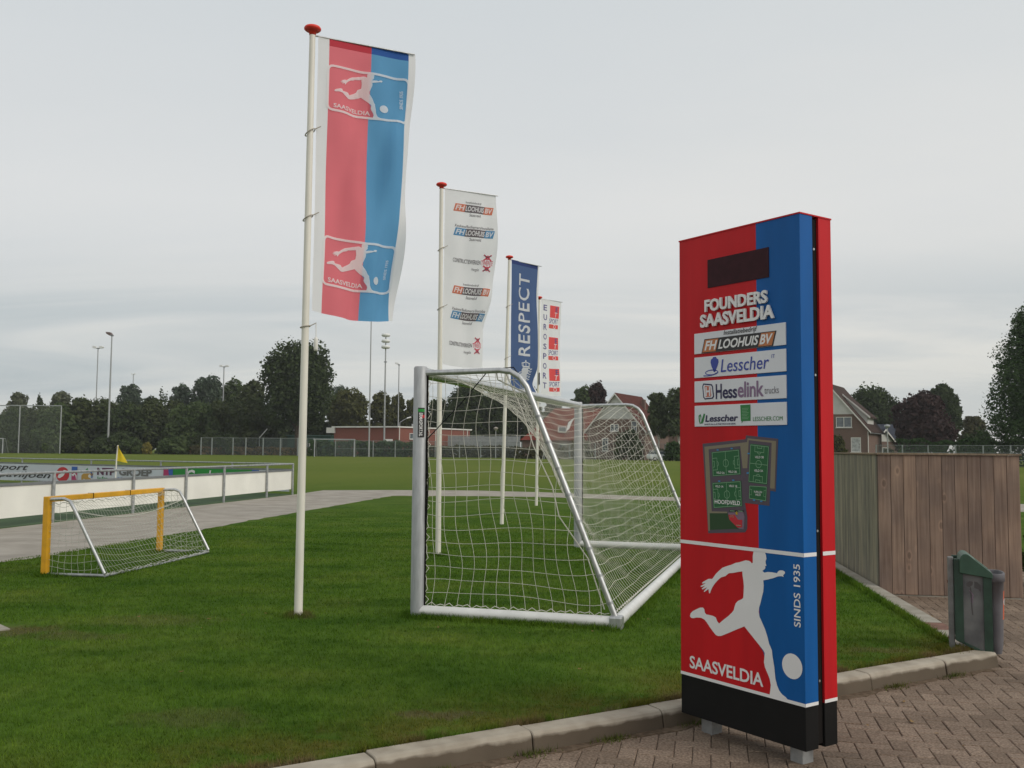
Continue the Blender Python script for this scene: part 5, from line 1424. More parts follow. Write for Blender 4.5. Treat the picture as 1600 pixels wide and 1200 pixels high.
# ================================================================== TIMBER ENCLOSURE
def wood_mat(name, c1, c2, knots=True):
    m = bpy.data.materials.new(name); m.use_nodes = True
    t = m.node_tree; bs = t.nodes['Principled BSDF']; bs.inputs['Roughness'].default_value = 0.8; bs.inputs['Specular IOR Level'].default_value = 0.25
    g = t.nodes.new('ShaderNodeNewGeometry'); co = t.nodes.new('ShaderNodeTexCoord')
    addv = t.nodes.new('ShaderNodeVectorMath'); addv.operation = 'MULTIPLY_ADD'
    addv.inputs[1].default_value = (1, 1, 1)
    off = t.nodes.new('ShaderNodeCombineXYZ'); sc = t.nodes.new('ShaderNodeMath'); sc.operation = 'MULTIPLY'; sc.inputs[1].default_value = 37.0
    t.links.new(g.outputs['Random Per Island'], sc.inputs[0]); t.links.new(sc.outputs[0], off.inputs[2]); t.links.new(sc.outputs[0], off.inputs[0])
    t.links.new(co.outputs['Object'], addv.inputs[0]); t.links.new(off.outputs[0], addv.inputs[2])
    mp = t.nodes.new('ShaderNodeMapping'); mp.inputs['Scale'].default_value = (22, 22, 0.9); t.links.new(addv.outputs[0], mp.inputs[0])
    n = t.nodes.new('ShaderNodeTexNoise'); n.inputs['Scale'].default_value = 1.6; n.inputs['Detail'].default_value = 5; n.inputs['Distortion'].default_value = 0.4
    t.links.new(mp.outputs[0], n.inputs['Vector'])
    r = t.nodes.new('ShaderNodeValToRGB'); r.color_ramp.elements[0].position = 0.3; r.color_ramp.elements[1].position = 0.72
    r.color_ramp.elements[0].color = (*c1, 1); r.color_ramp.elements[1].color = (*c2, 1); t.links.new(n.outputs['Fac'], r.inputs[0])
    v = t.nodes.new('ShaderNodeValToRGB'); v.color_ramp.elements[0].color = (0.80, 0.80, 0.82, 1); v.color_ramp.elements[1].color = (1.15, 1.12, 1.08, 1)
    t.links.new(g.outputs['Random Per Island'], v.inputs[0])
    q = t.nodes.new('ShaderNodeMix'); q.data_type = 'RGBA'; q.blend_type = 'MULTIPLY'; q.inputs[0].default_value = 1; q.clamp_result = False
    t.links.new(r.outputs[0], q.inputs[6]); t.links.new(v.outputs[0], q.inputs[7]); c = q.outputs[2]
    # broad weather stains
    n2 = t.nodes.new('ShaderNodeTexNoise'); n2.inputs['Scale'].default_value = 1.8; n2.inputs['Detail'].default_value = 4; t.links.new(addv.outputs[0], n2.inputs['Vector'])
    r2 = t.nodes.new('ShaderNodeValToRGB'); r2.color_ramp.elements[0].position = 0.35; r2.color_ramp.elements[1].position = 0.65
    r2.color_ramp.elements[0].color = (0.78, 0.79, 0.82, 1); r2.color_ramp.elements[1].color = (1.12, 1.10, 1.06, 1); t.links.new(n2.outputs['Fac'], r2.inputs[0])
    q2 = t.nodes.new('ShaderNodeMix'); q2.data_type = 'RGBA'; q2.blend_type = 'MULTIPLY'; q2.inputs[0].default_value = 1; q2.clamp_result = False
    t.links.new(c, q2.inputs[6]); t.links.new(r2.outputs[0], q2.inputs[7]); c = q2.outputs[2]
    if knots:
        mk = t.nodes.new('ShaderNodeMapping'); mk.inputs['Scale'].default_value = (9, 9, 4.5); t.links.new(addv.outputs[0], mk.inputs[0])
        vo = t.nodes.new('ShaderNodeTexVoronoi'); vo.inputs['Scale'].default_value = 0.62; t.links.new(mk.outputs[0], vo.inputs['Vector'])
        k = t.nodes.new('ShaderNodeValToRGB'); k.color_ramp.interpolation = 'EASE'
        el = k.color_ramp.elements; el.new(0.5); el.new(0.5)
        for e, (p, cc) in zip(el, [(0.0, (0.5, 0.48, 0.46)), (0.09, (0.62, 0.6, 0.58)), (0.14, (1.5, 1.45, 1.4)), (0.24, (1, 1, 1))]): e.position = p; e.color = (*cc, 1)
        t.links.new(vo.outputs['Distance'], k.inputs[0])
        q3 = t.nodes.new('ShaderNodeMix'); q3.data_type = 'RGBA'; q3.blend_type = 'MULTIPLY'; q3.inputs[0].default_value = 0.55; q3.clamp_result = False
        t.links.new(c, q3.inputs[6]); t.links.new(k.outputs[0], q3.inputs[7]); c = q3.outputs[2]
    t.links.new(c, bs.inputs['Base Color'])
    bp = t.nodes.new('ShaderNodeBump'); bp.inputs['Strength'].default_value = 0.25; bp.inputs['Distance'].default_value = 0.005
    t.links.new(n.outputs['Fac'], bp.inputs['Height']); t.links.new(bp.outputs[0], bs.inputs['Normal'])
    return m
M['wood'] = wood_mat('wood', (0.195, 0.134, 0.103), (0.31, 0.228, 0.180))
M['wood_grey'] = wood_mat('wood_grey', (0.195, 0.178, 0.132), (0.305, 0.282, 0.215), False)
wc, wl, wr = Vector((4.48, 11.78, 0)), Vector((4.84, 14.45, 0)), Vector((6.085, 11.53, 0))
ex = (wr - wc).normalized(); ey = Vector((-ex.y, ex.x, 0))
enc = empty('timber_enclosure', (wc.x, wc.y, -0.10), math.atan2(ex.y, ex.x), 'shoulder-high brown timber-board enclosure at the far edge of the yard', 'enclosure')
EWd = (wr - wc).length; ELn = 3.4; EH = 1.645
b = MB(); nbd = 11
for k in range(nbd):
    x0 = EWd * k / nbd; x1 = EWd * (k + 1) / nbd
    b.box(((x0 + x1) / 2, 0.011 + rnd.gauss(0, 0.0012), 0.035 + EH / 2), (x1 - x0 - 0.0045, 0.022, EH + 0.035), 0)
b.build('front_wall', M['wood'], enc, bevel=0.003)
b = MB(); b.b2((0.03, 0.024, 0.02), (EWd - 0.03, 0.06, EH)); b.build('backing_frame', M['dark_groove'], enc)
b = MB(); b.b2((0.04, 0.004, -0.03), (EWd - 0.02, 0.07, 0.012)); b.build('footing', M['edging'], enc)
b = MB(); nbd = 36
for k in range(nbd):
    y0 = 0.075 + (ELn - 0.1) * k / nbd; y1 = 0.075 + (ELn - 0.1) * (k + 1) / nbd
    b.box((0.011 + rnd.gauss(0, 0.001), (y0 + y1) / 2, 0.055 + EH / 2), (0.022, y1 - y0 - 0.007, EH - 0.01), 0)
p = b.build('side_wall', M['wood_grey'], enc, bevel=0.002); p['label'] = 'side wall of narrow green-grey slats'
b = MB(); b.b2((0.024, 0.08, 0.03), (0.05, ELn - 0.03, EH)); b.build('backing_frame', M['dark_groove'], enc)
b = MB(); b.b2((0.0045, 0.004, 0.0), (0.032, 0.068, EH + 0.02)); b.build('corner_post', M['bark'], enc)
b = MB()
for k in range(11):
    x0 = EWd * k / 11; x1 = EWd * (k + 1) / 11
    b.box(((x0 + x1) / 2, ELn - 0.011, 0.05 + EH / 2), (x1 - x0 - 0.008, 0.022, EH), 0)
b.build('rear_wall', M['wood'], enc)
b = MB()
for k in range(23):
    y0 = 0.07 + (ELn - 0.1) * k / 23; y1 = 0.07 + (ELn - 0.1) * (k + 1) / 23
    b.box((EWd - 0.011, (y0 + y1) / 2, 0.05 + EH / 2), (0.022, y1 - y0 - 0.008, EH), 0)
b.build('side_wall', M['wood'], enc)
b = MB(); zt = EH + 0.055
b.b2((-0.02, -0.02, zt), (EWd + 0.02, 0.075, zt + 0.022)); b.b2((-0.02, 0.0755, zt), (0.07, ELn - 0.0705, zt + 0.022)); b.b2((EWd - 0.07, 0.0755, zt), (EWd + 0.02, ELn - 0.0705, zt + 0.022)); b.b2((-0.02, ELn - 0.07, zt), (EWd + 0.02, ELn + 0.02, zt + 0.022))
M['cap_wood'] = wood_mat('cap_wood', (0.20, 0.15, 0.10), (0.30, 0.235, 0.165), False)
b.build('capping', M['cap_wood'], enc, bevel=0.003)

# ================================================================== LITTER BIN
bp0 = gp(1488.5, 1017)
lb = empty('litter_bin', (bp0.x, bp0.y, 0), math.radians(-21), 'green and grey litter bin with a sloping hood, on a post at the lawn corner', 'bin')
lb.scale = (0.92, 1.1, 1)
b = MB(); b.b2((-0.024, 0.02, -0.05), (0.024, 0.07, 0.765)); b.build('post', M['galv_post'], lb, bevel=0.006)
XZ = lambda yy: (lambda a, c, h: (a, h, c))
# side frames: near (camera side) and far, green, round an inset plate
for y0, y1 in ((0.0, 0.028), (0.272, 0.30)):
    b = MB()
    b.prism([(0.026, 0.09), (0.098, 0.058), (0.098, 0.755), (0.026, 0.755)], XZ(0), y0, y1)
    b.prism([(0.262, -0.012), (0.331, -0.045), (0.331, 0.635), (0.262, 0.69)], XZ(0), y0, y1)
    b.prism([(0.0985, 0.058), (0.2615, -0.012), (0.2615, 0.012), (0.0985, 0.080)], XZ(0), y0 + 0.001, y1 - 0.001)
    fr_ = b.build('side_frame', M['bin_green'], lb, bevel=0.006)
    b = MB(); b.prism([(0.094, 0.07), (0.266, 0.0), (0.266, 0.66), (0.094, 0.66)], XZ(0), y0 + 0.012, y1 - 0.008)
    pl_ = b.build('side_plate', M['bin_plate'], fr_)
    if y0 == 0.0:
        ar = Art()
        ar.poly([(0.125, 0.555), (0.150, 0.575), (0.180, 0.572), (0.176, 0.545), (0.150, 0.525), (0.130, 0.535)], 0)
        ar.poly([(0.190, 0.575), (0.215, 0.570), (0.240, 0.545), (0.246, 0.505), (0.236, 0.490), (0.222, 0.512), (0.190, 0.520)], 0)
        ar.line([(0.158, 0.525), (0.162, 0.47), (0.166, 0.36), (0.172, 0.30)], 0.010, 0); ar.line([(0.150, 0.50), (0.180, 0.46), (0.160, 0.42), (0.176, 0.40)], 0.007, 1)
        ar.text('I T', 0.158, 0.40, 0.182, 0.44, 1, 2, 0.01)
        ar.build('peeling_sticker', [M['sticker_grey'], M['map_mauve']], pl_, lambda u, v, h: (u, 0.012 - h, v), step=0.0006, base=0.0006)
b = MB(); b.prism([(0.098, 0.075), (0.262, 0.005), (0.262, 0.62), (0.098, 0.62)], XZ(0), 0.03, 0.27); b.build('liner', M['bin_grey'], lb)
# hood: a shell open at the throw-in slot
hp = [(0.070, 0.640), (0.070, 0.742), (0.085, 0.778), (0.104, 0.795), (0.128, 0.798), (0.150, 0.790), (0.330, 0.655), (0.338, 0.640), (0.338, 0.605), (0.290, 0.612)]
b = MB()
b.prism(hp, XZ(0), -0.012, 0.030); b.prism(hp, XZ(0), 0.270, 0.312)
top_ = [(0.070, 0.700), (0.070, 0.742), (0.085, 0.778), (0.104, 0.795), (0.128, 0.798), (0.150, 0.790), (0.212, 0.7435), (0.200, 0.726), (0.140, 0.765), (0.100, 0.760), (0.085, 0.735)]
b.prism(top_, XZ(0), 0.0302, 0.2698)
b.prism([(0.318, 0.664), (0.330, 0.655), (0.338, 0.640), (0.338, 0.605), (0.318, 0.612)], XZ(0), 0.0302, 0.2698)
hd = b.build('hood', M['bin_hood'], lb, bevel=0.007, segs=3)
b = MB(); b.prism([(0.10, 0.690), (0.20, 0.705), (0.318, 0.625), (0.10, 0.60)], XZ(0), 0.031, 0.269); b.build('slot', M['black'], hd)
# grey bucket in front
def ell(cx, cy, rx, ry, z, n=28): return [(cx + rx * math.copysign(abs(math.cos(2 * math.pi * k / n)) ** 0.8, math.cos(2 * math.pi * k / n)), cy + ry * math.copysign(abs(math.sin(2 * math.pi * k / n)) ** 0.8, math.sin(2 * math.pi * k / n)), z) for k in range(n)]
def loft(b, rings, mi=0, capb=True):
    n = len(rings[0]); vs = [p for r in rings for p in r]; fs = []
    for i in range(len(rings) - 1):
        for k in range(n): fs.append((i * n + k, i * n + (k + 1) % n, (i + 1) * n + (k + 1) % n, (i + 1) * n + k))
    b.add(vs, fs, mi, True)
    if capb: b.add(rings[0], [tuple(range(n))], mi)
b = MB(); cx, cy = 0.362, 0.15
loft(b, [ell(cx, cy, 0.052, 0.10, -0.012), ell(cx, cy, 0.064, 0.118, 0.06), ell(cx, cy, 0.072, 0.132, 0.35), ell(cx, cy, 0.078, 0.142, 0.575), ell(cx, cy, 0.088, 0.152, 0.577), ell(cx, cy, 0.089, 0.153, 0.640), ell(cx, cy, 0.084, 0.148, 0.646), ell(cx, cy, 0.070, 0.132, 0.644), ell(cx, cy, 0.066, 0.126, 0.56), ell(cx, cy, 0.058, 0.11, 0.30)])
b.add(ell(cx, cy, 0.058, 0.11, 0.30), [tuple(range(28))])
bk = b.build('bucket', M['bin_grey'], lb)
ar = Art(); ar.rect(-0.05, 0.27, 0.05, 0.50, 0, 1); ar.disc((0, 0.41), 0.028, 1, 2)
def bucket_fn(u, v, h):
    kk = (v - 0.06) / 0.515; rx = 0.066 + 0.012 * kk + h; ry = 0.120 + 0.022 * kk + h
    a = u / 0.12 - 0.35
    return (cx + rx * math.cos(a), cy + ry * math.sin(a), v)
ar.build('sticker', [M['sticker_orange'], M['sign_white']], bk, bucket_fn, grid=0.02, step=0.001, base=0.004)
for z in (0.10, 0.56):
    b = MB(); b.tube([(-0.03, 0.045, z), (0.03, 0.045, z)], 0.012, 10); b.build('bolt', M['redbrick_paver'], lb)

# ================================================================== TREES, SHRUBS, HEDGES
def leaf_cloud(centres, radii, n, size, seed, flat=0.0, zmin=0.15, core=0.62):
    # n leaf sprays spread over the outsides of a set of boughs (ellipsoids); returns verts, faces
    g = np.random.default_rng(seed)
    n = int(n * 2.3); size = size * 0.62
    C = np.array(centres, dtype=float); R = np.array(radii, dtype=float)
    wgt = (R[:, 0] * R[:, 2]); wgt = wgt / wgt.sum()
    k = g.choice(len(C), n, p=wgt)
    d = g.normal(size=(n, 3)); d /= np.linalg.norm(d, axis=1)[:, None]
    rad = core + (1.08 - core) * g.random(n) ** 0.7
    # ragged bough outline
    ph = k * 1.7
    rad *= 1 + 0.12 * np.sin(d[:, 0] * 5 + ph) * np.sin(d[:, 2] * 6 + ph * 0.7) + 0.10 * np.sin(d[:, 1] * 9 + ph)
    P = C[k] + d * R[k] * rad[:, None]
    P[:, 2] = np.maximum(P[:, 2], zmin)
    nn = d * 0.6 + g.normal(size=(n, 3)) * 0.65 + np.array([0, 0, 0.35]); nn /= np.linalg.norm(nn, axis=1)[:, None]
    t = np.cross(nn, g.normal(size=(n, 3))); t /= np.linalg.norm(t, axis=1)[:, None]
    bt = np.cross(nn, t)
    s = size * (0.55 + 0.9 * g.random(n))[:, None]
    e = (0.45 + 0.5 * g.random(n))[:, None]
    V = np.stack([P - t * s, P - bt * s * e + t * s * 0.1, P + t * s, P + bt * s * e - t * s * 0.15], 1)
    return V.reshape(-1, 3)
def cloud_obj(name, V, m, parent=None, loc=None):
    n = len(V) // 4
    me = bpy.data.meshes.new(name)
    me.vertices.add(n * 4); me.vertices.foreach_set('co', V.astype(np.float32).ravel())
    me.loops.add(n * 4); me.loops.foreach_set('vertex_index', np.arange(n * 4, dtype=np.int32))
    me.polygons.add(n); me.polygons.foreach_set('loop_start', np.arange(0, n * 4, 4, dtype=np.int32))
    me.update(calc_edges=True)
    me.materials.append(m)
    o = bpy.data.objects.new(name, me); col.objects.link(o)
    if parent is not None: o.parent = parent
    if loc is not None: o.location = loc
    return o
_seed = [100]
def tree(pl, pr, pt, Y, kind, label, name='tree', cat='tree', group=None, clear=0.12, shape='round', n=3200, leaf=0.55, bark='bark', lobes=16, depth=0.9, pbase=None):
    # pl, pr, pt: where the crown's sides and top stand in the photograph, Y: how far away
    _seed[0] += 1; sd = _seed[0]; g = np.random.default_rng(sd)
    xl, xr = at(pl, 700, Y).x, at(pr, 700, Y).x
    h = at((pl + pr) / 2, pt, Y).z
    cx, wd = (xl + xr) / 2, (xr - xl)
    o = empty(name, (cx, Y, 0), 0, label, cat, group)
    z0 = h * clear
    if shape == 'round': lobes = lobes + 8
    C = []; R = []
    for i in range(lobes):
        f = (i + 0.5) / lobes
        if shape == 'round':
            zc = z0 + (h - z0) * (0.15 + 0.68 * f); env = math.sin(math.pi * min(1, 0.14 + 0.80 * f)) ** 0.55
        elif shape == 'cone':
            zc = z0 + (h - z0) * (0.10 + 0.80 * f); env = (1.02 - f) ** 0.8
        else:   # bushy column, broad at the foot
            zc = z0 + (h - z0) * (0.12 + 0.70 * f); env = (1.0 - 0.55 * f ** 1.6)
        a = i * 2.399 + g.random() * 0.8
        rr = (0.42 + 0.30 * g.random()) * env * wd / 2
        lr = wd / 2 * (0.25 + 0.17 * g.random()) * (0.75 + 0.45 * env)
        C.append((rr * math.cos(a), rr * math.sin(a) * depth, zc))
        R.append((lr, lr, min(max(lr * (0.72 + 0.2 * g.random()), (h - z0) / lobes * 1.1), (h - z0) * 0.24)))
    # fit the boughs to the crown's measured width and height
    mx_ = max(abs(c[0]) + r[0] for c, r in zip(C, R)); kx = wd / 2 / mx_ * 1.02
    tz = max(c[2] + r[2] for c, r in zip(C, R)); kz = (h - z0) / (tz - z0)
    C = [(c[0] * kx, c[1] * kx, z0 + (c[2] - z0) * kz) for c in C]; R = [(r[0] * kx, r[1] * kx, r[2] * kz) for r in R]
    V = leaf_cloud(C, R, n, leaf, sd, zmin=max(0.1, z0 * 0.5))
    # stray twigs beyond the outline
    C2 = [(c[0] * 1.05, c[1] * 1.05, c[2] * 1.0 + r[2] * 0.5) for c, r in zip(C, R)]; R2 = [(r[0] * 0.75, r[1] * 0.75, r[2] * 0.85) for r in R]
    V2 = leaf_cloud(C2, R2, n // 9, leaf * 0.65, sd + 5000, zmin=max(0.1, z0 * 0.5), core=0.82)
    cloud_obj('crown', np.concatenate([V, V2]), LF[kind], o)
    b = MB(); tr_ = max(0.10, wd * 0.028)
    b.tube([(0, 0, -0.2), (0.04 * wd * (g.random() - 0.5), 0, h * 0.35), (0.06 * wd * (g.random() - 0.5), 0, h * 0.72)], [tr_ * 1.3, tr_, tr_ * 0.35], 8)
    for i in range(0, lobes, max(1, lobes // 9)):
        c = C[i]; zs = max(h * 0.12, c[2] * 0.62)
        b.tube([(0, 0, zs * 0.9), (c[0] * 0.5, c[1] * 0.5, (zs + c[2]) / 2), c], [tr_ * 0.5, tr_ * 0.32, tr_ * 0.1], 5)
    b.build('trunk', M[bark], o)
    return o
def shrub(px, pt, wpx, Y, kind, label, group=None, n=900, leaf=0.45, base_w=1.0):
    return tree(px - wpx / 2, px + wpx / 2, pt, Y, kind, label, 'shrub', 'shrub', group, 0.0, 'bush', n, leaf, lobes=12)

YB = 212.0
# the overgrown belt behind the left field: one shrub after another
belt = [(-28, 640, 74, 'olive'), (18, 636, 66, 'dark'), (52, 632, 56, 'olive'), (88, 630, 60, 'mid'), (122, 622, 54, 'olive'), (158, 623, 62, 'olive'), (196, 628, 60, 'dark'), (232, 622, 62, 'olive'), (268, 626, 58, 'olive'), (300, 628, 62, 'mid'), (334, 626, 60, 'olive'), (366, 630, 62, 'dark'), (398, 622, 64, 'olive')]
for i, (px, pt, wp, kd) in enumerate(belt):
    shrub(px, pt, wp * 1.35, YB + (i % 3) * 4 - 4, kd, 'tall dense shrub in the overgrown belt along the left field', 'tall shrubs of the overgrown belt', 2600, 0.60)
for i, (px, pt, wp) in enumerate([(420, 648, 56), (456, 652, 56), (492, 646, 56), (524, 654, 50)]):
    shrub(px, pt, wp, 222 + i % 2 * 3, 'dark', 'dark shrub in the thicket behind the green hut and the big oak', 'dark shrubs behind the green hut', 1500, 0.6)
under = [(20, 672, 60, 'dark'), (70, 668, 52, 'mid'), (118, 676, 56, 'olive'), (166, 680, 60, 'dark'), (205, 684, 44, 'mid'), (272, 683, 62, 'mid'), (318, 680, 50, 'olive'), (356, 676, 56, 'dark')]
for i, (px, pt, wp, kd) in enumerate(under):
    shrub(px, pt, wp, YB - 9 - (i % 2) * 2, kd, 'low shrub at the foot of the overgrown belt on the left', 'low shrubs at the foot of the belt', 1100, 0.5)
shrub(229, 691, 16, YB - 14, 'yellow', 'small yellow-green bush at the foot of the overgrown belt', None, 300, 0.4)
shrub(306, 696, 15, YB - 14, 'bank', 'small dull bush beside the end of the mesh fence', None, 260, 0.4)

tree(4, 48, 613, 240, 'willow', 'soft grey-green rounded willow showing above the belt at far left', shape='round', n=2200)
tree(54, 67, 617, 238, 'dark', 'slim dark little conifer poking above the belt', shape='bush', n=700, leaf=0.4, lobes=10, clear=0.02)
tree(73, 112, 612, 242, 'willow', 'soft grey-green willow between the slim conifer and the tall lamp mast', shape='round', n=2000)
tree(177, 224, 601, 236, 'blue', 'round open oak crown behind the small distant lamp', n=1900)
tree(218, 246, 619, 236, 'blue', 'low bluish tree just right of the round oak crown', n=1000)
b_ = tree(244, 262, 606, 230, 'dark', 'thin half-bare sapling between two rounded crowns', shape='bush', n=300, leaf=0.4, lobes=10, clear=0.02)
tree(259, 298, 600, 238, 'blue', 'bluish-green tree left of the twin-headed lamp', n=1700)
tree(292, 352, 587, 236, 'blue', 'broad bluish-green oak directly behind the twin-headed lamp', n=3200)
tree(334, 388, 592, 240, 'mid', 'green oak crown touching the right of the broad bluish oak', n=2400)
tree(366, 416, 594, 226, 'olive', 'brownish-green tree beside the big dark oak', n=2600)
big = tree(404, 525, 534, 200, 'dark', 'biggest dark oak on the left, behind the nearest flagpole', clear=0.20, n=9500, leaf=0.52, lobes=30, depth=0.8)
tree(508, 552, 602, 236, 'blue', 'bluish tree in the gap right of the big dark oak', n=1500)
tree(508, 580, 607, 222, 'autumn', 'broad olive-gold tree behind the left end of the brick clubhouse', n=3600, clear=0.05)
tree(574, 616, 612, 226, 'autumn', 'olive-gold tree behind the mast with stacked horns', n=2000, clear=0.05)
tree(604, 636, 616, 230, 'autumn', 'small olive-gold tree between two lamp masts above the clubhouse', n=1500, clear=0.05)
tree(624, 664, 622, 228, 'autumn', 'olive-gold tree just left of the aluminium goalpost', n=1700, clear=0.05)
tree(663, 706, 624, 226, 'dark', 'dark tree seen through the net just right of the goalpost', n=1900, clear=0.05)
tree(696, 768, 598, 222, 'dark', 'tall open oak seen through the near side net', n=4200, lobes=22, clear=0.08)
tree(744, 812, 606, 224, 'dark', 'dark spreading oak behind the third flagpole', n=4200, lobes=22, clear=0.06)
tree(790, 850, 600, 226, 'dark', 'dark oak behind the goal crossbar, left of the red roofs', n=3200, clear=0.06)
tree(846, 882, 622, 236, 'blue', 'bluish low tree behind the red farmhouse roof', n=1200)
tree(892, 932, 604, 214, 'mid', 'green tree between the farmhouse and the copper beech', n=1700)
tree(912, 956, 597, 204, 'purple', 'copper beech with a ragged top, left of the gabled house', n=2300, shape='bush')
tree(1012, 1046, 614, 158, 'birch', 'left of two pale-stemmed birches beside the red pillar', n=1700, leaf=0.42, bark='birch_bark', clear=0.25)
tree(1036, 1084, 606, 156, 'birch', 'right of two pale-stemmed birches, half hidden by the red pillar', n=2300, leaf=0.42, bark='birch_bark', clear=0.25)
tree(1322, 1406, 604, 205, 'dark', 'spreading dark oak rising behind the right-hand brick house', n=3600, lobes=20, clear=0.2)
tree(1390, 1492, 612, 165, 'purple', 'large round copper beech beyond the timber enclosure', n=5200, shape='bush', lobes=22)
tree(1448, 1504, 600, 200, 'dark', 'dark oak rising behind the right side of the large copper beech', n=3200, lobes=18, clear=0.2)
tree(1498, 1546, 652, 178, 'bank', 'low brownish thicket between the copper beech and the big right-hand tree', 'shrub', 'shrub', n=1500, shape='bush', clear=0.0)
tree(1528, 1706, 478, 120, 'hedge', 'largest tree on the right, cut off by the picture edge', n=22000, leaf=0.24, lobes=52, shape='cone', clear=0.04)
tree(1500, 1560, 676, 150, 'dark', 'dark bush at the foot of the largest right-hand tree', 'shrub', 'shrub', n=1500, shape='bush', clear=0.0)

def hedge(x0, y0, x1, y1, h, wd, kind, label, n, leaf=0.25, name='hedge'):
    ln = math.hypot(x1 - x0, y1 - y0); a = math.atan2(y1 - y0, x1 - x0)
    g = np.random.default_rng(int(abs(x0 * 7 + y0)))
    L_ = g.random(n) * ln; q = g.random(n)
    top = g.random(n) < 0.4
    hh = h * (1 + 0.06 * np.sin(L_ * 0.9) + 0.05 * np.sin(L_ * 2.3 + 1))
    Wd_ = np.where(top, (g.random(n) - 0.5) * wd, np.where(g.random(n) < 0.5, -0.5, 0.5) * wd * (1 + 0.15 * np.sin(L_ * 3)))
    Zc = np.where(top, hh * (0.94 + 0.1 * g.random(n)), hh * g.random(n))
    P = np.stack([L_, Wd_ + g.normal(size=n) * 0.06, np.maximum(0.05, Zc)], 1)
    nn = g.normal(size=(n, 3)) + np.array([0, -0.3, 0.5]); nn /= np.linalg.norm(nn, axis=1)[:, None]
    t = np.cross(nn, g.normal(size=(n, 3))); t /= np.linalg.norm(t, axis=1)[:, None]; bt = np.cross(nn, t)
    s = leaf * (0.6 + 0.8 * g.random(n))[:, None]
    V = np.stack([P - t * s, P - bt * s * 0.7, P + t * s, P + bt * s * 0.7], 1).reshape(-1, 3)
    o = empty(name, (x0, y0, 0), a, label, 'hedge')
    cloud_obj('foliage', V, LF[kind], o)
    b = MB()
    for k in range(int(ln / 1.5)): b.tube([(k * 1.5 + 0.7, 0, -0.1), (k * 1.5 + 0.7, 0.05, h * 0.5), (k * 1.5 + 0.8, 0, h * 0.85)], [0.06, 0.045, 0.02], 5)
    b.build('stem', M['bark'], o)
    return o
a0, a1 = at(1402, 700, 128), at(1600, 700, 118)
hedge(a0.x, a0.y, a1.x + 14, a1.y - 2, at(1500, 690, 123).z, 2.2, 'hedge', 'long clipped dark green hedge behind the right-hand wire fence', 5200, 0.22)
# rough bank of undergrowth along the far touchline
def undergrowth(x0, x1, Y, h, kind, label, n, leaf=0.4):
    a0, a1 = at(x0, 705, Y), at(x1, 705, Y)
    return hedge(a0.x, Y, a1.x, Y, h, 2.5, kind, label, n, leaf, 'hedge')
undergrowth(484, 646, 184, at(560, 692, 184).z, 'hedge', 'low rough green hedge in front of the brick clubhouse', 2600)
undergrowth(646, 806, 182, at(720, 699, 182).z, 'bank', 'low brownish bank of growth seen through the near side net', 2000)
undergrowth(806, 1068, 168, at(940, 703, 168).z, 'bank', 'low brownish bank of growth before the red-roofed houses', 2800)
undergrowth(300, 484, 200, at(400, 700, 200).z, 'brown', 'rusty strip of undergrowth behind the left mesh fence', 1400, 0.3)
s_ = gp(1599, 905, -0.1)
tree(1590, 1660, 800, 12.6, 'mid', 'small leafy shrub at the right edge behind the timber enclosure', 'shrub', 'shrub', n=1500, leaf=0.035, lobes=10, shape='bush', clear=0.0)
tree(1036, 1066, 690, 150, 'hedge', 'round low bush under the birches beside the pillar', 'shrub', 'shrub', n=600, leaf=0.35, shape='bush', clear=0.0)
tree(884, 930, 684, 168, 'autumn', 'yellowish bush in front of the farmhouse wall', 'shrub', 'shrub', n=700, leaf=0.4, shape='bush', clear=0.0)
tree(958, 1004, 672, 158, 'dark', 'dark bushy shrub against the gabled house wall', 'shrub', 'shrub', n=1100, leaf=0.4, shape='bush', clear=0.0)
tree(1298, 1322, 680, 150, 'autumn', 'yellow-green bush against the corner of the right-hand house', 'shrub', 'shrub', n=600, leaf=0.35, shape='bush', clear=0.0)
tree(1378, 1400, 701, 140, 'bank', 'pale grassy bush at the foot of the right-hand lamp', 'shrub', 'shrub', n=400, leaf=0.3, shape='bush', clear=0.0)

# ================================================================== FENCES
def fence(label, pts, h, veil=None, name='fence', post_r=0.06, rails=(1.0,), every=None, m_post='fence_grey', cat='fence'):
    p0 = pts[0]
    o = empty(name, (p0[0], p0[1], 0), 0, label, cat)
    for x, y in pts:
        b = MB(); b.tube([(x - p0[0], y - p0[1], 0), (x - p0[0], y - p0[1], h * 1.02)], post_r, 8); b.build('post', M[m_post], o)
    b = MB()
    for f in rails:
        for (x0, y0), (x1, y1) in zip(pts[:-1], pts[1:]): b.tube([(x0 - p0[0], y0 - p0[1], h * f), (x1 - p0[0], y1 - p0[1], h * f)], post_r * 0.3, 6)
    b.build('rail', M[m_post], o)
    if veil:
        b = MB()
        for (x0, y0), (x1, y1) in zip(pts[:-1], pts[1:]):
            b.beam((x0 - p0[0], y0 - p0[1], h * 0.5), (x1 - p0[0], y1 - p0[1], h * 0.5), 0.02, h * 0.98)
        b.build('wire_mesh', M[veil], o)
    return o
def pxline(xs, Y0, Y1):
    n = len(xs); r = []
    for x in xs:
        k = (x - xs[0]) / max(1e-6, xs[-1] - xs[0]); p = at(x, 700, Y0 + (Y1 - Y0) * k); r.append((p.x, p.y))
    return r
fence('mesh fence in front of the green hut, left of the nearest flagpole', pxline([314, 331, 364, 384, 411, 438, 465, 490], 196, 190), at(400, 684.5, 194).z, 'mesh_veil', post_r=0.13)
fence('dark mesh court fence standing a little behind the left mesh fence', pxline([337, 358, 400, 440, 480], 205, 203), at(400, 685, 204).z, 'mesh_veil_green', post_r=0.10)
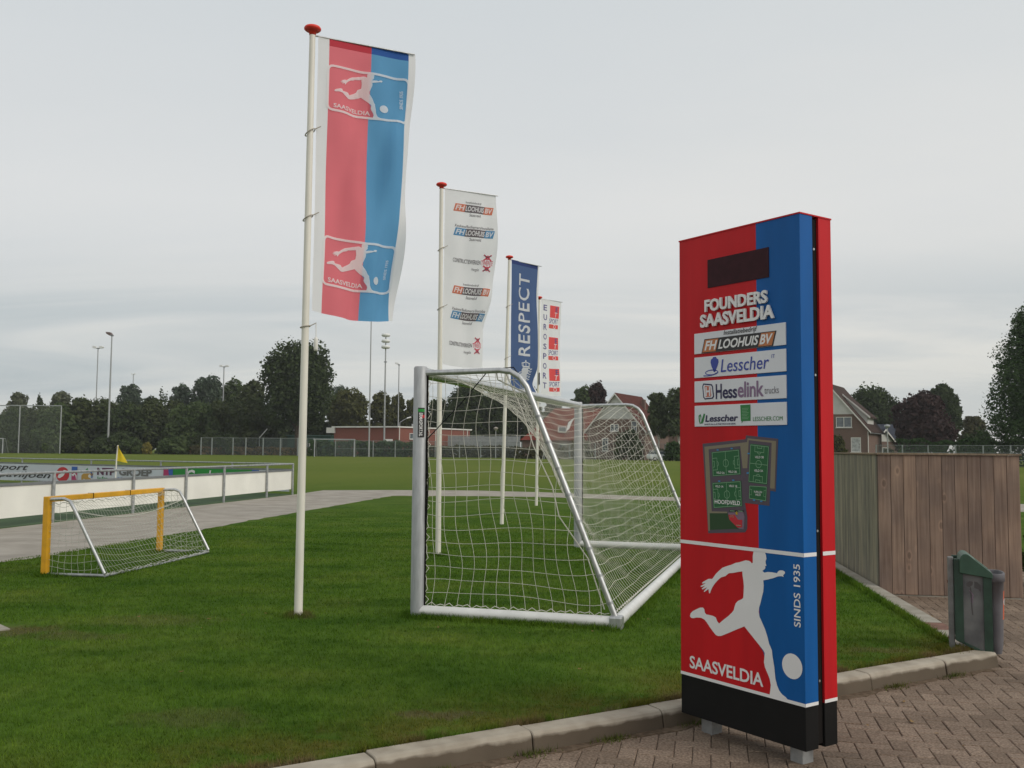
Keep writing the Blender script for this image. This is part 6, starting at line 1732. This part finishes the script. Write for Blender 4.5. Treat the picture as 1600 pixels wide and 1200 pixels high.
fence('wire fence along the far touchline before the clubhouse', pxline([524, 583, 617.5, 680, 718, 751, 785, 815], 180, 178), at(600, 689, 180).z, 'mesh_veil', post_r=0.10, rails=(1.0, 0.5))
fence('wire fence before the houses, seen beyond the sloping goal net', pxline([850, 890, 930, 970, 1003, 1039, 1075], 162, 158), at(1039, 694, 160).z, 'mesh_veil', post_r=0.10, rails=(1.0, 0.5))
fence('wire fence with pale posts above the timber enclosure', pxline([1369, 1410, 1450, 1493, 1536, 1579, 1624], 118, 108), at(1493, 696, 113).z, 'mesh_veil', post_r=0.085, rails=(1.0, 0.66, 0.33))
fence('low wire fence under the tall ball-stop frame', pxline([-40, 0, 59, 93], 205, 203), at(60, 686, 204).z, 'mesh_veil', post_r=0.12, rails=(1.0, 0.5))
# ball-stop frame
Yb = 198.0
xa, xb_, xc = at(-40, 700, Yb).x, at(28.7, 700, Yb).x, at(93.5, 700, Yb).x
zt = at(60, 634, Yb).z
bs_ = empty('ball_stop', (xb_, Yb, 0), 0, 'tall square ball-stop frame of thin posts at far left', 'fence')
for x in (xa, xb_, xc):
    b = MB(); b.tube([(x - xb_, 0, 0), (x - xb_, 0, zt)], 0.13, 8); b.build('post', M['galv'], bs_)
b = MB(); b.tube([(xa - xb_, 0, zt), (xc - xb_, 0, zt)], 0.10, 8); b.build('top_rail', M['galv'], bs_)
b = MB(); b.b2((xa - xb_, -0.01, 0.05), (xc - xb_, 0.01, zt - 0.1)); b.build('netting', veil_mat('netting', (0.25, 0.28, 0.24), 0.07), bs_)
# far goals
def far_goal(x0, x1, py, Y, label, r=0.085):
    a, c = at(x0, 700, Y), at(x1, 700, Y); z = at((x0 + x1) / 2, py, Y).z
    o = empty('football_goal', (a.x, Y, 0), 0, label, 'goal'); wd = c.x - a.x
    for x in (0, wd):
        b = MB(); b.tube([(x, 0, 0), (x, 0, z)], r * 1.3, 8); b.build('post', M['concrete_wall'], o)
        b = MB(); b.tube([(x, 0, z), (x, 1.0, z), (x, 2.2, 0.1)], r * 0.6, 6); b.build('stanchion', M['galv'], o)
    b = MB(); b.tube([(-r, 0, z), (wd + r, 0, z)], r, 8); b.build('crossbar', M['concrete_wall'], o)
    b = MB(); b.beam((0, 1.6, z * 0.5), (wd, 1.6, z * 0.5), 0.02, z * 0.96); b.build('net', M['mesh_veil'], o)
far_goal(491.5, 553.5, 686.5, 176, 'small distant white goal in front of the brick clubhouse')
far_goal(-52, 4, 685, 190, 'distant goal cut off by the left picture edge, under the ball-stop frame')

# ================================================================== LAMP MASTS
def mast(label, x, pb, pt, Y, r0, r1, head, name='floodlight', cat='floodlight', group=None):
    p = at(x, 700, Y); z = at(x, pt, Y).z
    o = empty(name, (p.x, Y, 0), 0, label, cat, group)
    b = MB(); b.tube([(0, 0, -0.2), (0, 0, z * 0.45), (0, 0, z)], [r0, (r0 + r1) / 2, r1], 10); b.build('mast', M['galv'], o)
    head(o, z)
    return o
def h_single(d, m_='lamp_dark', s=1.0):
    def f(o, z):
        b = MB(); b.prism([(d * -0.2 * s, z + 0.1 * s), (d * 0.25 * s, z + 0.65 * s), (d * 1.25 * s, z + 0.75 * s), (d * 1.15 * s, z + 0.35 * s), (d * 0.35 * s, z - 0.1 * s)], lambda a, c, h: (a, h, c), -0.45 * s, 0.45 * s); b.build('lamp_head', M[m_], o, bevel=0.05)
        b = MB(); b.b2((-0.2, -0.5 * s, z - 0.15 * s), (0.2, 0.5 * s, z + 0.1 * s)); b.build('bracket', M['galv_dark'], o)
    return f
def h_twin(s=1.0):
    def f(o, z):
        for d in (-1, 1):
            b = MB(); b.prism([(d * 0.25 * s, z - 0.02), (d * 0.3 * s, z + 0.35 * s), (d * 0.9 * s, z + 0.48 * s), (d * 1.15 * s, z + 0.30 * s), (d * 1.05 * s, z + 0.02 * s)], lambda a, c, h: (a, h, c), -0.4 * s, 0.4 * s); b.build('lamp_head', M['lamp_head'], o, bevel=0.05)
        b = MB(); b.b2((-0.35 * s, -0.12, z - 0.12 * s), (0.35 * s, 0.12, z + 0.05 * s)); b.build('bracket', M['galv_dark'], o)
    return f
mast('tallest lamp mast on the left, with one dark head pointing left', 168.5, 708, 524, 200, 0.24, 0.12, h_single(-1, s=0.95))
p = mast('twin-headed white lamp mast left of the tallest mast', 147.5, 708, 544, 232, 0.15, 0.11, h_twin(1.15))
mast('small most distant lamp mast over the round oak crown', 204.5, 708, 585, 300, 0.16, 0.12, h_twin(0.62))
mast('twin-headed lamp mast rising from the trees left of the big dark oak', 346.5, 708, 573, 228, 0.20, 0.12, h_twin(0.95))
mast('slender lamp mast whose top is hidden behind the club flag', 576.5, 714, 478, 178, 0.16, 0.09, h_single(-1, s=0.8))
def horns(o, z):
    for k in range(3):
        b = MB(); b.lathe((0, 0, z + 0.1 - k * 1.16), [(0.0, 0.0), (0.62, 0.0), (0.84, 0.16), (0.88, 0.34), (0.74, 0.58), (0.3, 0.66), (0.0, 0.66)], 18); b.build('siren_horn', M['lamp_head'], o)
    b = MB(); b.b2((-0.28, -0.2, z - 4.9), (0.28, 0.2, z - 4.75)); b.build('bracket', M['galv_dark'], o)
def sirencab(o, z): horns(o, z); b = MB(); b.b2((0.2, -0.4, 2.35), (1.6, 0.4, 3.4)); b.build('cabinet', M['trim_white'], o)
mast('siren mast with three stacked grey horns above the clubhouse', 600, 714, 527, 186, 0.20, 0.12, sirencab, 'siren_mast', 'siren')
mast('thin lamp mast with one white head just left of the goalpost', 621.5, 700, 570, 215, 0.15, 0.11, h_single(-1, 'lamp_head', 0.75))
def arm(o, z):
    b = MB(); b.tube([(0, 0, z), (0.8, 0, z + 0.5), (1.7, 0, z + 1.0)], 0.07, 6); b.build('arm', M['galv'], o)
    b = MB(); b.prism([(1.5, z + 0.85), (1.7, z + 1.15), (2.5, z + 1.35), (2.55, z + 1.1)], lambda a, c, h: (a, h, c), -0.2, 0.2); b.build('lamp_head', M['lamp_head'], o)
mast('low street lamp with an angled arm over the clubhouse roof', 624, 700, 660, 216, 0.12, 0.09, arm, 'street_lamp', 'street lamp')
def cone(o, z):
    b = MB(); b.lathe((0, 0, z - 0.1), [(0.0, 0.0), (0.14, 0.0), (0.42, 0.42), (0.42, 0.50), (0.1, 0.66), (0.0, 0.68)], 14); b.build('lantern', mat('lantern', (0.34, 0.30, 0.26), 0.5), o)
mast('street lamp with a cone lantern seen through the near side net', 774.5, 700, 672, 172, 0.10, 0.08, cone, 'street_lamp', 'street lamp')
def flat(o, z):
    b = MB(); b.lathe((0, 0, z - 0.05), [(0.0, 0.0), (0.12, 0.0), (0.34, 0.20), (0.30, 0.34), (0.0, 0.42)], 14); b.build('lantern', M['concrete_wall'], o)
mast('white street lamp in front of the copper beech', 1387, 712, 668, 112, 0.075, 0.065, flat, 'street_lamp', 'street lamp')
mast('thin grey mast stub leaning above the left mesh fence', 405, 700, 684, 203, 0.08, 0.08, lambda o, z: MB().tube([(0, 0, z), (1.6, 0, z + 1.9)], 0.10, 6).build('arm', M['lamp_head'], o), 'mast', 'mast')

# ================================================================== BUILDINGS
def window_part(parent, name, c, w_, h_, rz_, fr='trim_white', gl='glass', split=1, d=0.1):
    # c: centre on the wall face, rz_: wall's direction, frame proud of the wall, pane set in it
    ux, uy = math.cos(rz_), math.sin(rz_); nx_, ny_ = uy, -ux
    t = 0.11
    def pc(a, zz, dd): return (c[0] + ux * a + nx_ * dd, c[1] + uy * a + ny_ * dd, c[2] + zz)
    b = MB()
    for a in [-w_ / 2 + t / 2, w_ / 2 - t / 2] + ([0.0] if split == 2 else []): b.box(pc(a, 0, d / 2), (t, d, h_), rz_)
    for zz in (-h_ / 2 + t / 2, h_ / 2 - t / 2): b.box(pc(0, zz, d / 2), (w_ - 2 * t - 0.004, d - 0.006, t), rz_)
    b.box(pc(0, -h_ / 2 - 0.06, d / 2 + 0.05), (w_ + 0.2, d + 0.12, 0.08), rz_)
    f = b.build(name, M[fr], parent)
    b = MB(); b.box(pc(0, 0, 0.03), (w_ - 0.1, 0.04, h_ - 0.1), rz_); b.build('pane', M[gl], f)
    return f
def gable_house(name, label, pos, rz_, wd, dp, eave, ridge, wall, roof, upper=None, split_z=None, over=0.45, barge=True, hip=0.0):
    # local frame: gable wall at y=0 facing -y, ridge running back along +y
    o = empty(name, pos, rz_, label, 'house')
    hw = wd / 2
    k = (ridge - eave) / hw
    b = MB()
    YZ = lambda a, c, h: (a, h, c)
    sz = split_z if split_z else eave
    xs = hw if sz <= eave else (ridge - sz) / k
    b.prism([(-hw, 0), (hw, 0), (hw, eave)] + ([(xs, sz), (-xs, sz)] if sz > eave else []) + [(-hw, eave)], YZ, 0, dp)
    b.build('wall', M[wall], o)
    b = MB(); b.prism([(-xs, sz), (xs, sz), (0, ridge - 0.05)], YZ, -0.03, dp + 0.03); b.build('gable', M[upper or wall], o)
    th = 0.22
    for sg in (-1, 1):
        xo = hw + over; zo = eave - k * over
        b = MB(); b.prism([(0, ridge), (sg * xo, zo), (sg * xo, zo + th), (0, ridge + th * 1.2)], YZ, -over, dp + over - hip)
        rf = b.build('roof', M[roof], o)
        if barge:
            b = MB(); b.prism([(0, ridge - 0.12), (sg * xo, zo - 0.12), (sg * xo, zo + 0.16), (0, ridge + 0.18)], YZ, -over - 0.10, -over - 0.005); b.build('barge_board', M['trim_white'], rf)
        b = MB(); b.tube([(sg * (xo + 0.06), -over, zo - 0.02), (sg * (xo + 0.06), dp + over, zo - 0.02)], 0.07, 6); b.build('gutter', M['galv_dark'], o)
    return o
# gabled house beyond the goal
YBh = 165.0
pk = at(962, 616, YBh); ev = at(1006, 672, YBh)
hb = gable_house('house', 'brick house with a rust-red roof and white gable, beyond the far goalpost', (pk.x, YBh, 0), -math.atan2(6.2, 12.5), 10.4, 13.5, ev.z, pk.z, 'brick_brown', 'roof_rust', 'clad_white', ev.z + 1.9)
window_part(hb, 'window', (3.35, -0.005, ev.z + 0.55), 1.0, 1.9, 0); window_part(hb, 'window', (-0.2, -0.005, ev.z + 0.35), 1.5, 1.2, 0, split=2)
window_part(hb, 'window', (-1.9, -0.005, 2.6), 1.1, 2.2, 0); window_part(hb, 'window', (2.3, -0.005, 2.3), 1.6, 1.4, 0, split=2)
b = MB(); b.b2((1.6, 9.0, pk.z - 3.2), (2.2, 9.7, pk.z - 0.5)); b.build('chimney', M['brick_brown'], hb)
# its neighbour, mostly behind it
pk2 = at(1024, 628, 186)
hc = gable_house('house', 'second gabled house just right of and behind the rust-roofed one', (pk2.x, 186, 0), -0.25, 9.0, 12, 5.5, pk2.z, 'brick_brown', 'roof_rust', 'clad_white', 7.0)
window_part(hc, 'window', (0.6, -0.005, 5.0), 1.2, 1.4, 0)
window_part(hc, 'window', (2.0, -0.005, 2.0), 1.4, 1.4, 0)
# right-hand house
YD = 160.0
pk3 = at(1294, 601, YD); ev3 = at(1352, 672, YD)
hd_ = gable_house('house', 'brick house with a steep brown roof and white upper gable, right of the pillar', (pk3.x, YD, 0), -math.atan2(5.8, 10.0), 12.6, 12.5, ev3.z, pk3.z, 'brick_brown', 'roof_brown', 'clad_white', at(1302, 647.5, YD).z)
zc = at(1312, 660, YD).z
window_part(hd_, 'window', (2.45, -0.005, zc), 2.5, 1.75, 0, split=2)
window_part(hd_, 'window', (4.3, -0.005, at(1326, 695, YD).z), 1.55, 2.4, 0, gl='curtain')
window_part(hd_, 'window', (-3.0, -0.005, zc), 2.2, 1.7, 0, split=2)
window_part(hd_, 'window', (-3.0, -0.005, 2.2), 2.2, 1.7, 0, split=2)
b = MB(); b.tube([(6.22, -0.05, 0.2), (6.22, -0.05, ev3.z - 0.3)], 0.07, 6); b.build('downpipe', M['trim_white'], hd_)
# long dormer on the right slope
k3 = (pk3.z - ev3.z) / 6.3
dz = lambda x: pk3.z - k3 * x
b = MB(); b.prism([(2.2, dz(2.2) + 0.1), (5.6, dz(5.6) + 0.1), (5.6, dz(5.6) + 1.5), (2.2, dz(2.2) + 0.55)], lambda a, c, h: (a, h, c), 3.2, 9.0); dm = b.build('dormer', M['clad_white'], hd_)
b = MB(); b.prism([(1.7, dz(1.7) + 0.40), (6.1, dz(6.1) + 1.75), (6.1, dz(6.1) + 1.98), (1.7, dz(1.7) + 0.62)], lambda a, c, h: (a, h, c), 2.9, 9.3); b.build('dormer_roof', M['roof_brown'], dm)
b = MB(); b.prism([(1.7, dz(1.7) + 0.36), (6.1, dz(6.1) + 1.66), (6.1, dz(6.1) + 2.0), (1.7, dz(1.7) + 0.64)], lambda a, c, h: (a, h, c), 2.78, 2.895); b.build('barge_board', M['trim_white'], dm)
# small slate-roofed house far right
pk4 = at(1381, 672, 176)
he = gable_house('house', 'little house with a dark slate roof between the brick house and the copper beech', (pk4.x, 176, 0), 0.45, 4.6, 10, pk4.z - 2.1, pk4.z, 'brick_brown', 'roof_slate', 'clad_white', None)
window_part(he, 'window', (0, -0.005, 1.9), 1.2, 1.2, 0)
x0, x1 = at(1352, 700, 190).x, at(1386, 700, 190).x; zt_ = at(1370, 662, 190).z; ze = at(1370, 690, 190).z
hf = empty('house', (x0, 190, 0), 0, 'low house with a broad dark slate roof, behind the little slate-roofed one', 'house')
b = MB(); b.b2((0.4, 0, 0), (x1 - x0 + 3, 8, ze)); b.build('wall', M['brick_brown'], hf)
b = MB(); b.prism([(-0.4, ze - 0.1), (4, zt_), (4.3, zt_), (8.6, ze - 0.1)], lambda a, c, h: (h, a, c), -0.4, x1 - x0 + 3.4); b.build('roof', M['roof_slate'], hf)
window_part(hf, 'window', (2.0, -0.005, 1.8), 1.4, 1.2, 0)
# red farmhouse: ridge along the view, hipped lower lean-to on the left
YA = 178.0
def A3(x, y, dy): p = at(x, y, YA); return Vector((p.x, YA + dy, p.z))
fa = empty('house', (at(866, 700, YA).x, YA, 0), 0, 'farmhouse with a big orange-red tiled roof and low left wing, seen through the net', 'house')
off = Vector((at(866, 700, YA).x, YA, 0))
eL, eR = A3(812, 687.5, 0) - off, A3(944, 689, 0) - off
rL, rR = A3(869, 636, 0) - off, A3(950, 636, 0) - off
mL = A3(833, 671, 0) - off
b = MB(); b.b2((eL.x + 0.5, 0.4, 0), (eR.x - 0.3, 11, eL.z + 0.1)); b.build('wall', M['brick_brown'], fa)
V_ = [(eL.x, -0.3, eL.z), (eR.x, -0.3, eL.z), (rR.x, 5.5, rL.z), (rL.x, 5.5, rL.z), (mL.x, 2.2, mL.z), (eL.x, 11.5, eL.z), (eR.x, 11.5, eL.z), (mL.x, 8.8, mL.z)]
b = MB(); b.add(V_, [(0, 1, 2, 3, 4), (0, 4, 7, 5), (4, 3, 7), (5, 7, 3, 2, 6), (1, 6, 2), (0, 5, 6, 1)])
rfa = b.build('roof', M['roof_red'], fa)
q = A3(879, 671, 0) - off
kz = (rL.z - eL.z) / 5.8; yq = (q.z - eL.z) / kz - 0.3
b = MB(); b.b2((q.x - 0.75, yq - 0.55, q.z - 0.55), (q.x + 0.75, yq + 0.6, q.z + 0.55)); dmr = b.build('roof_window', M['trim_white'], rfa)
b = MB(); b.b2((q.x - 0.62, yq - 0.60, q.z - 0.42), (q.x + 0.62, yq - 0.551, q.z + 0.42)); b.build('pane', M['glass'], dmr)
window_part(fa, 'window', (eL.x + 8, 0.395, 2.0), 1.6, 1.4, 0, split=2)
b = MB(); b.b2((rR.x - 3.0, 5.0, rL.z - 0.8), (rR.x - 2.2, 5.9, rL.z + 1.0)); b.build('chimney', M['brick_brown'], fa)
# white feather banner by the farmhouse
fbn = empty('feather_banner', (at(884, 700, 150).x, 150, 0), 0, 'curved white feather banner in front of the farmhouse roof, seen through the net', 'banner')
b = MB(); zb_, zt2 = at(884, 673, 150).z, at(898, 651, 150).z
b.tube([(0, 0, 0), (0, 0, zb_), (0.35, 0, zb_ + 1.3), (1.5, 0, zt2)], 0.04, 6); b.build('pole', M['galv'], fbn)
b = MB(); b.add([(0.03, 0, zb_ - 0.1), (0.55, 0.05, zb_ + 0.3), (0.40, 0, zb_ + 1.3), (0.95, 0.06, zb_ + 1.35), (1.5, 0, zt2)], [(0, 1, 3, 2), (2, 3, 4)]); b.build('cloth', M['cl_white'], fbn)
# flat-roofed brick clubhouse
zc_ = 5.75
Lc, Cc, Rc_ = Vector((-36.2, 196.0)), Vector((-22.4, 190.0)), Vector((-9.3, 214.5))
Bc = Lc + Rc_ - Cc
ch = empty('clubhouse', (Cc.x, Cc.y, 0), 0, 'long flat-roofed red brick clubhouse with white trim across the field', 'building')
q_ = [tuple(p - Cc) for p in (Lc, Cc, Rc_, Bc)]
b = MB(); b.prism(q_, lambda x, y, h: (x, y, h), 0, zc_); b.build('wall', M['brick_red'], ch)
cen = (Lc + Rc_) / 2 - Cc
q2_ = [tuple(cen + (Vector(p) - cen) * 1.035) for p in q_]
b = MB(); b.prism(q2_, lambda x, y, h: (x, y, h), zc_ + 0.002, zc_ + 0.26); rf_ = b.build('roof', M['trim_white'], ch)
b = MB(); b.b2((2.0, 6.0, zc_ + 0.26), (3.6, 7.5, zc_ + 0.9)); b.build('roof_vent', M['galv'], rf_)
b = MB(); dl = (Lc - Cc).normalized(); p = (Lc - Cc) + dl * 0.6; b.box((p.x, p.y, zc_ - 0.55), (1.9, 1.0, 1.1), math.atan2(dl.y, dl.x)); b.build('canopy', M['trim_white'], ch)
dr = (Rc_ - Cc).normalized(); ar_ = math.atan2(dr.y, dr.x)
window_part(ch, 'window', (dr.x * 5.0, dr.y * 5.0, 4.1), 2.3, 1.2, ar_, d=0.14)
for f in (0.25, 13.5, 15.0, 26.5):
    b = MB(); nn = Vector((dr.y, -dr.x)); p = dr * f + nn * 0.10; b.tube([(p.x, p.y, 0), (p.x, p.y, zc_)], 0.10, 8); b.build('downpipe', M['trim_white'], ch)
# grey slab wall, green hut
p0, p1_ = at(700, 700, 205), at(812, 700, 200)
gw = empty('slab_wall', (p0.x, p0.y, 0), math.atan2(p1_.y - p0.y, p1_.x - p0.x), 'pale grey concrete panel wall between the clubhouse and the farmhouse', 'wall')
lw_ = (p1_ - p0).length; hz = at(760, 681.5, 203).z
b = MB(); npan = 6
for k in range(npan): b.b2((lw_ * k / npan + 0.06, 0, 0), (lw_ * (k + 1) / npan - 0.06, 0.15, hz - 0.05 * (k % 2)))
b.build('panel', M['concrete_wall'], gw)
for k in range(npan + 1):
    b = MB(); b.b2((lw_ * k / npan - 0.055, -0.05, 0), (lw_ * k / npan + 0.055, 0.2, hz + 0.1)); b.build('post', M['galv'], gw)
p0 = at(424, 700, 199)
gh = empty('hut', (p0.x, p0.y + 14, 0), 0, 'low green hut behind the mesh fence, left of the clubhouse', 'hut')
w_ = at(492, 700, 213).x - at(424, 700, 213).x; hz = at(450, 681, 213).z
b = MB(); b.b2((0, 0, 0), (w_, 5, hz)); b.build('wall', M['green_hut'], gh)
b = MB(); b.b2((-0.3, -0.3, hz + 0.002), (w_ + 0.3, 5.3, hz + 0.2)); b.build('roof', mat('hut_roof', (0.06, 0.12, 0.10), 0.7), gh)
window_part(gh, 'window', (w_ * 0.47, -0.002, 1.9), 0.9, 1.5, 0); window_part(gh, 'window', (w_ * 0.56, -0.002, 1.9), 0.9, 1.5, 0)
# garden shed dark, beside birches + parked car
p0 = at(1032, 700, 152)
cr = empty('parked_car', (p0.x, p0.y, 0), math.radians(12), 'small white car parked under the birches, seen past the goal net', 'car')
XY = lambda a, c, h: (a, h, c)
b = MB(); b.prism([(-1.05, 0.30), (1.95, 0.30), (2.0, 0.75), (1.9, 0.95), (0.95, 1.02), (-2.0, 1.02), (-2.05, 0.6), (-1.95, 0.30)], XY, -0.85, 0.85); bd = b.build('body', M['car_white'], cr, bevel=0.06)
b = MB(); b.prism([(-1.9, 1.02), (0.95, 1.02), (0.35, 1.50), (-1.55, 1.52)], XY, -0.74, 0.74); b.build('cabin', M['glass'], cr, bevel=0.04)
b = MB(); b.prism([(-1.55, 1.521), (0.35, 1.501), (0.30, 1.56), (-1.50, 1.58)], XY, -0.72, 0.72); b.build('roof', M['car_white'], cr)
for x in (-1.25, 1.25):
    for y in (-0.80, 0.80):
        b = MB(); b.tube([(x, y - 0.1, 0.31), (x, y + 0.1, 0.31)], 0.31, 16); wl_ = b.build('wheel', M['tyre'], cr)
        b = MB(); b.tube([(x, y - 0.11, 0.31), (x, y + 0.11, 0.31)], 0.18, 12); b.build('rim', M['alu'], wl_)
for y in (-0.6, 0.6):
    b = MB(); b.box((1.985, y, 0.72), (0.05, 0.3, 0.14)); b.build('headlight', M['curtain'], cr)

# ================================================================== HAZE: a thin even veil of damp air over the whole field
b = MB(); b.b2((-540, -70, -1.25), (540, 580, 34))
hz_m = bpy.data.materials.new('haze'); hz_m.use_nodes = True
t = hz_m.node_tree; t.nodes.clear()
ho = t.nodes.new('ShaderNodeOutputMaterial'); hv = t.nodes.new('ShaderNodeVolumePrincipled')
hv.inputs['Color'].default_value = (0.92, 0.95, 0.97, 1); hv.inputs['Density'].default_value = 0.00021; hv.inputs['Anisotropy'].default_value = 0.2
t.links.new(hv.outputs[0], ho.inputs['Volume'])
tag(b.build('haze', hz_m), kind='stuff')
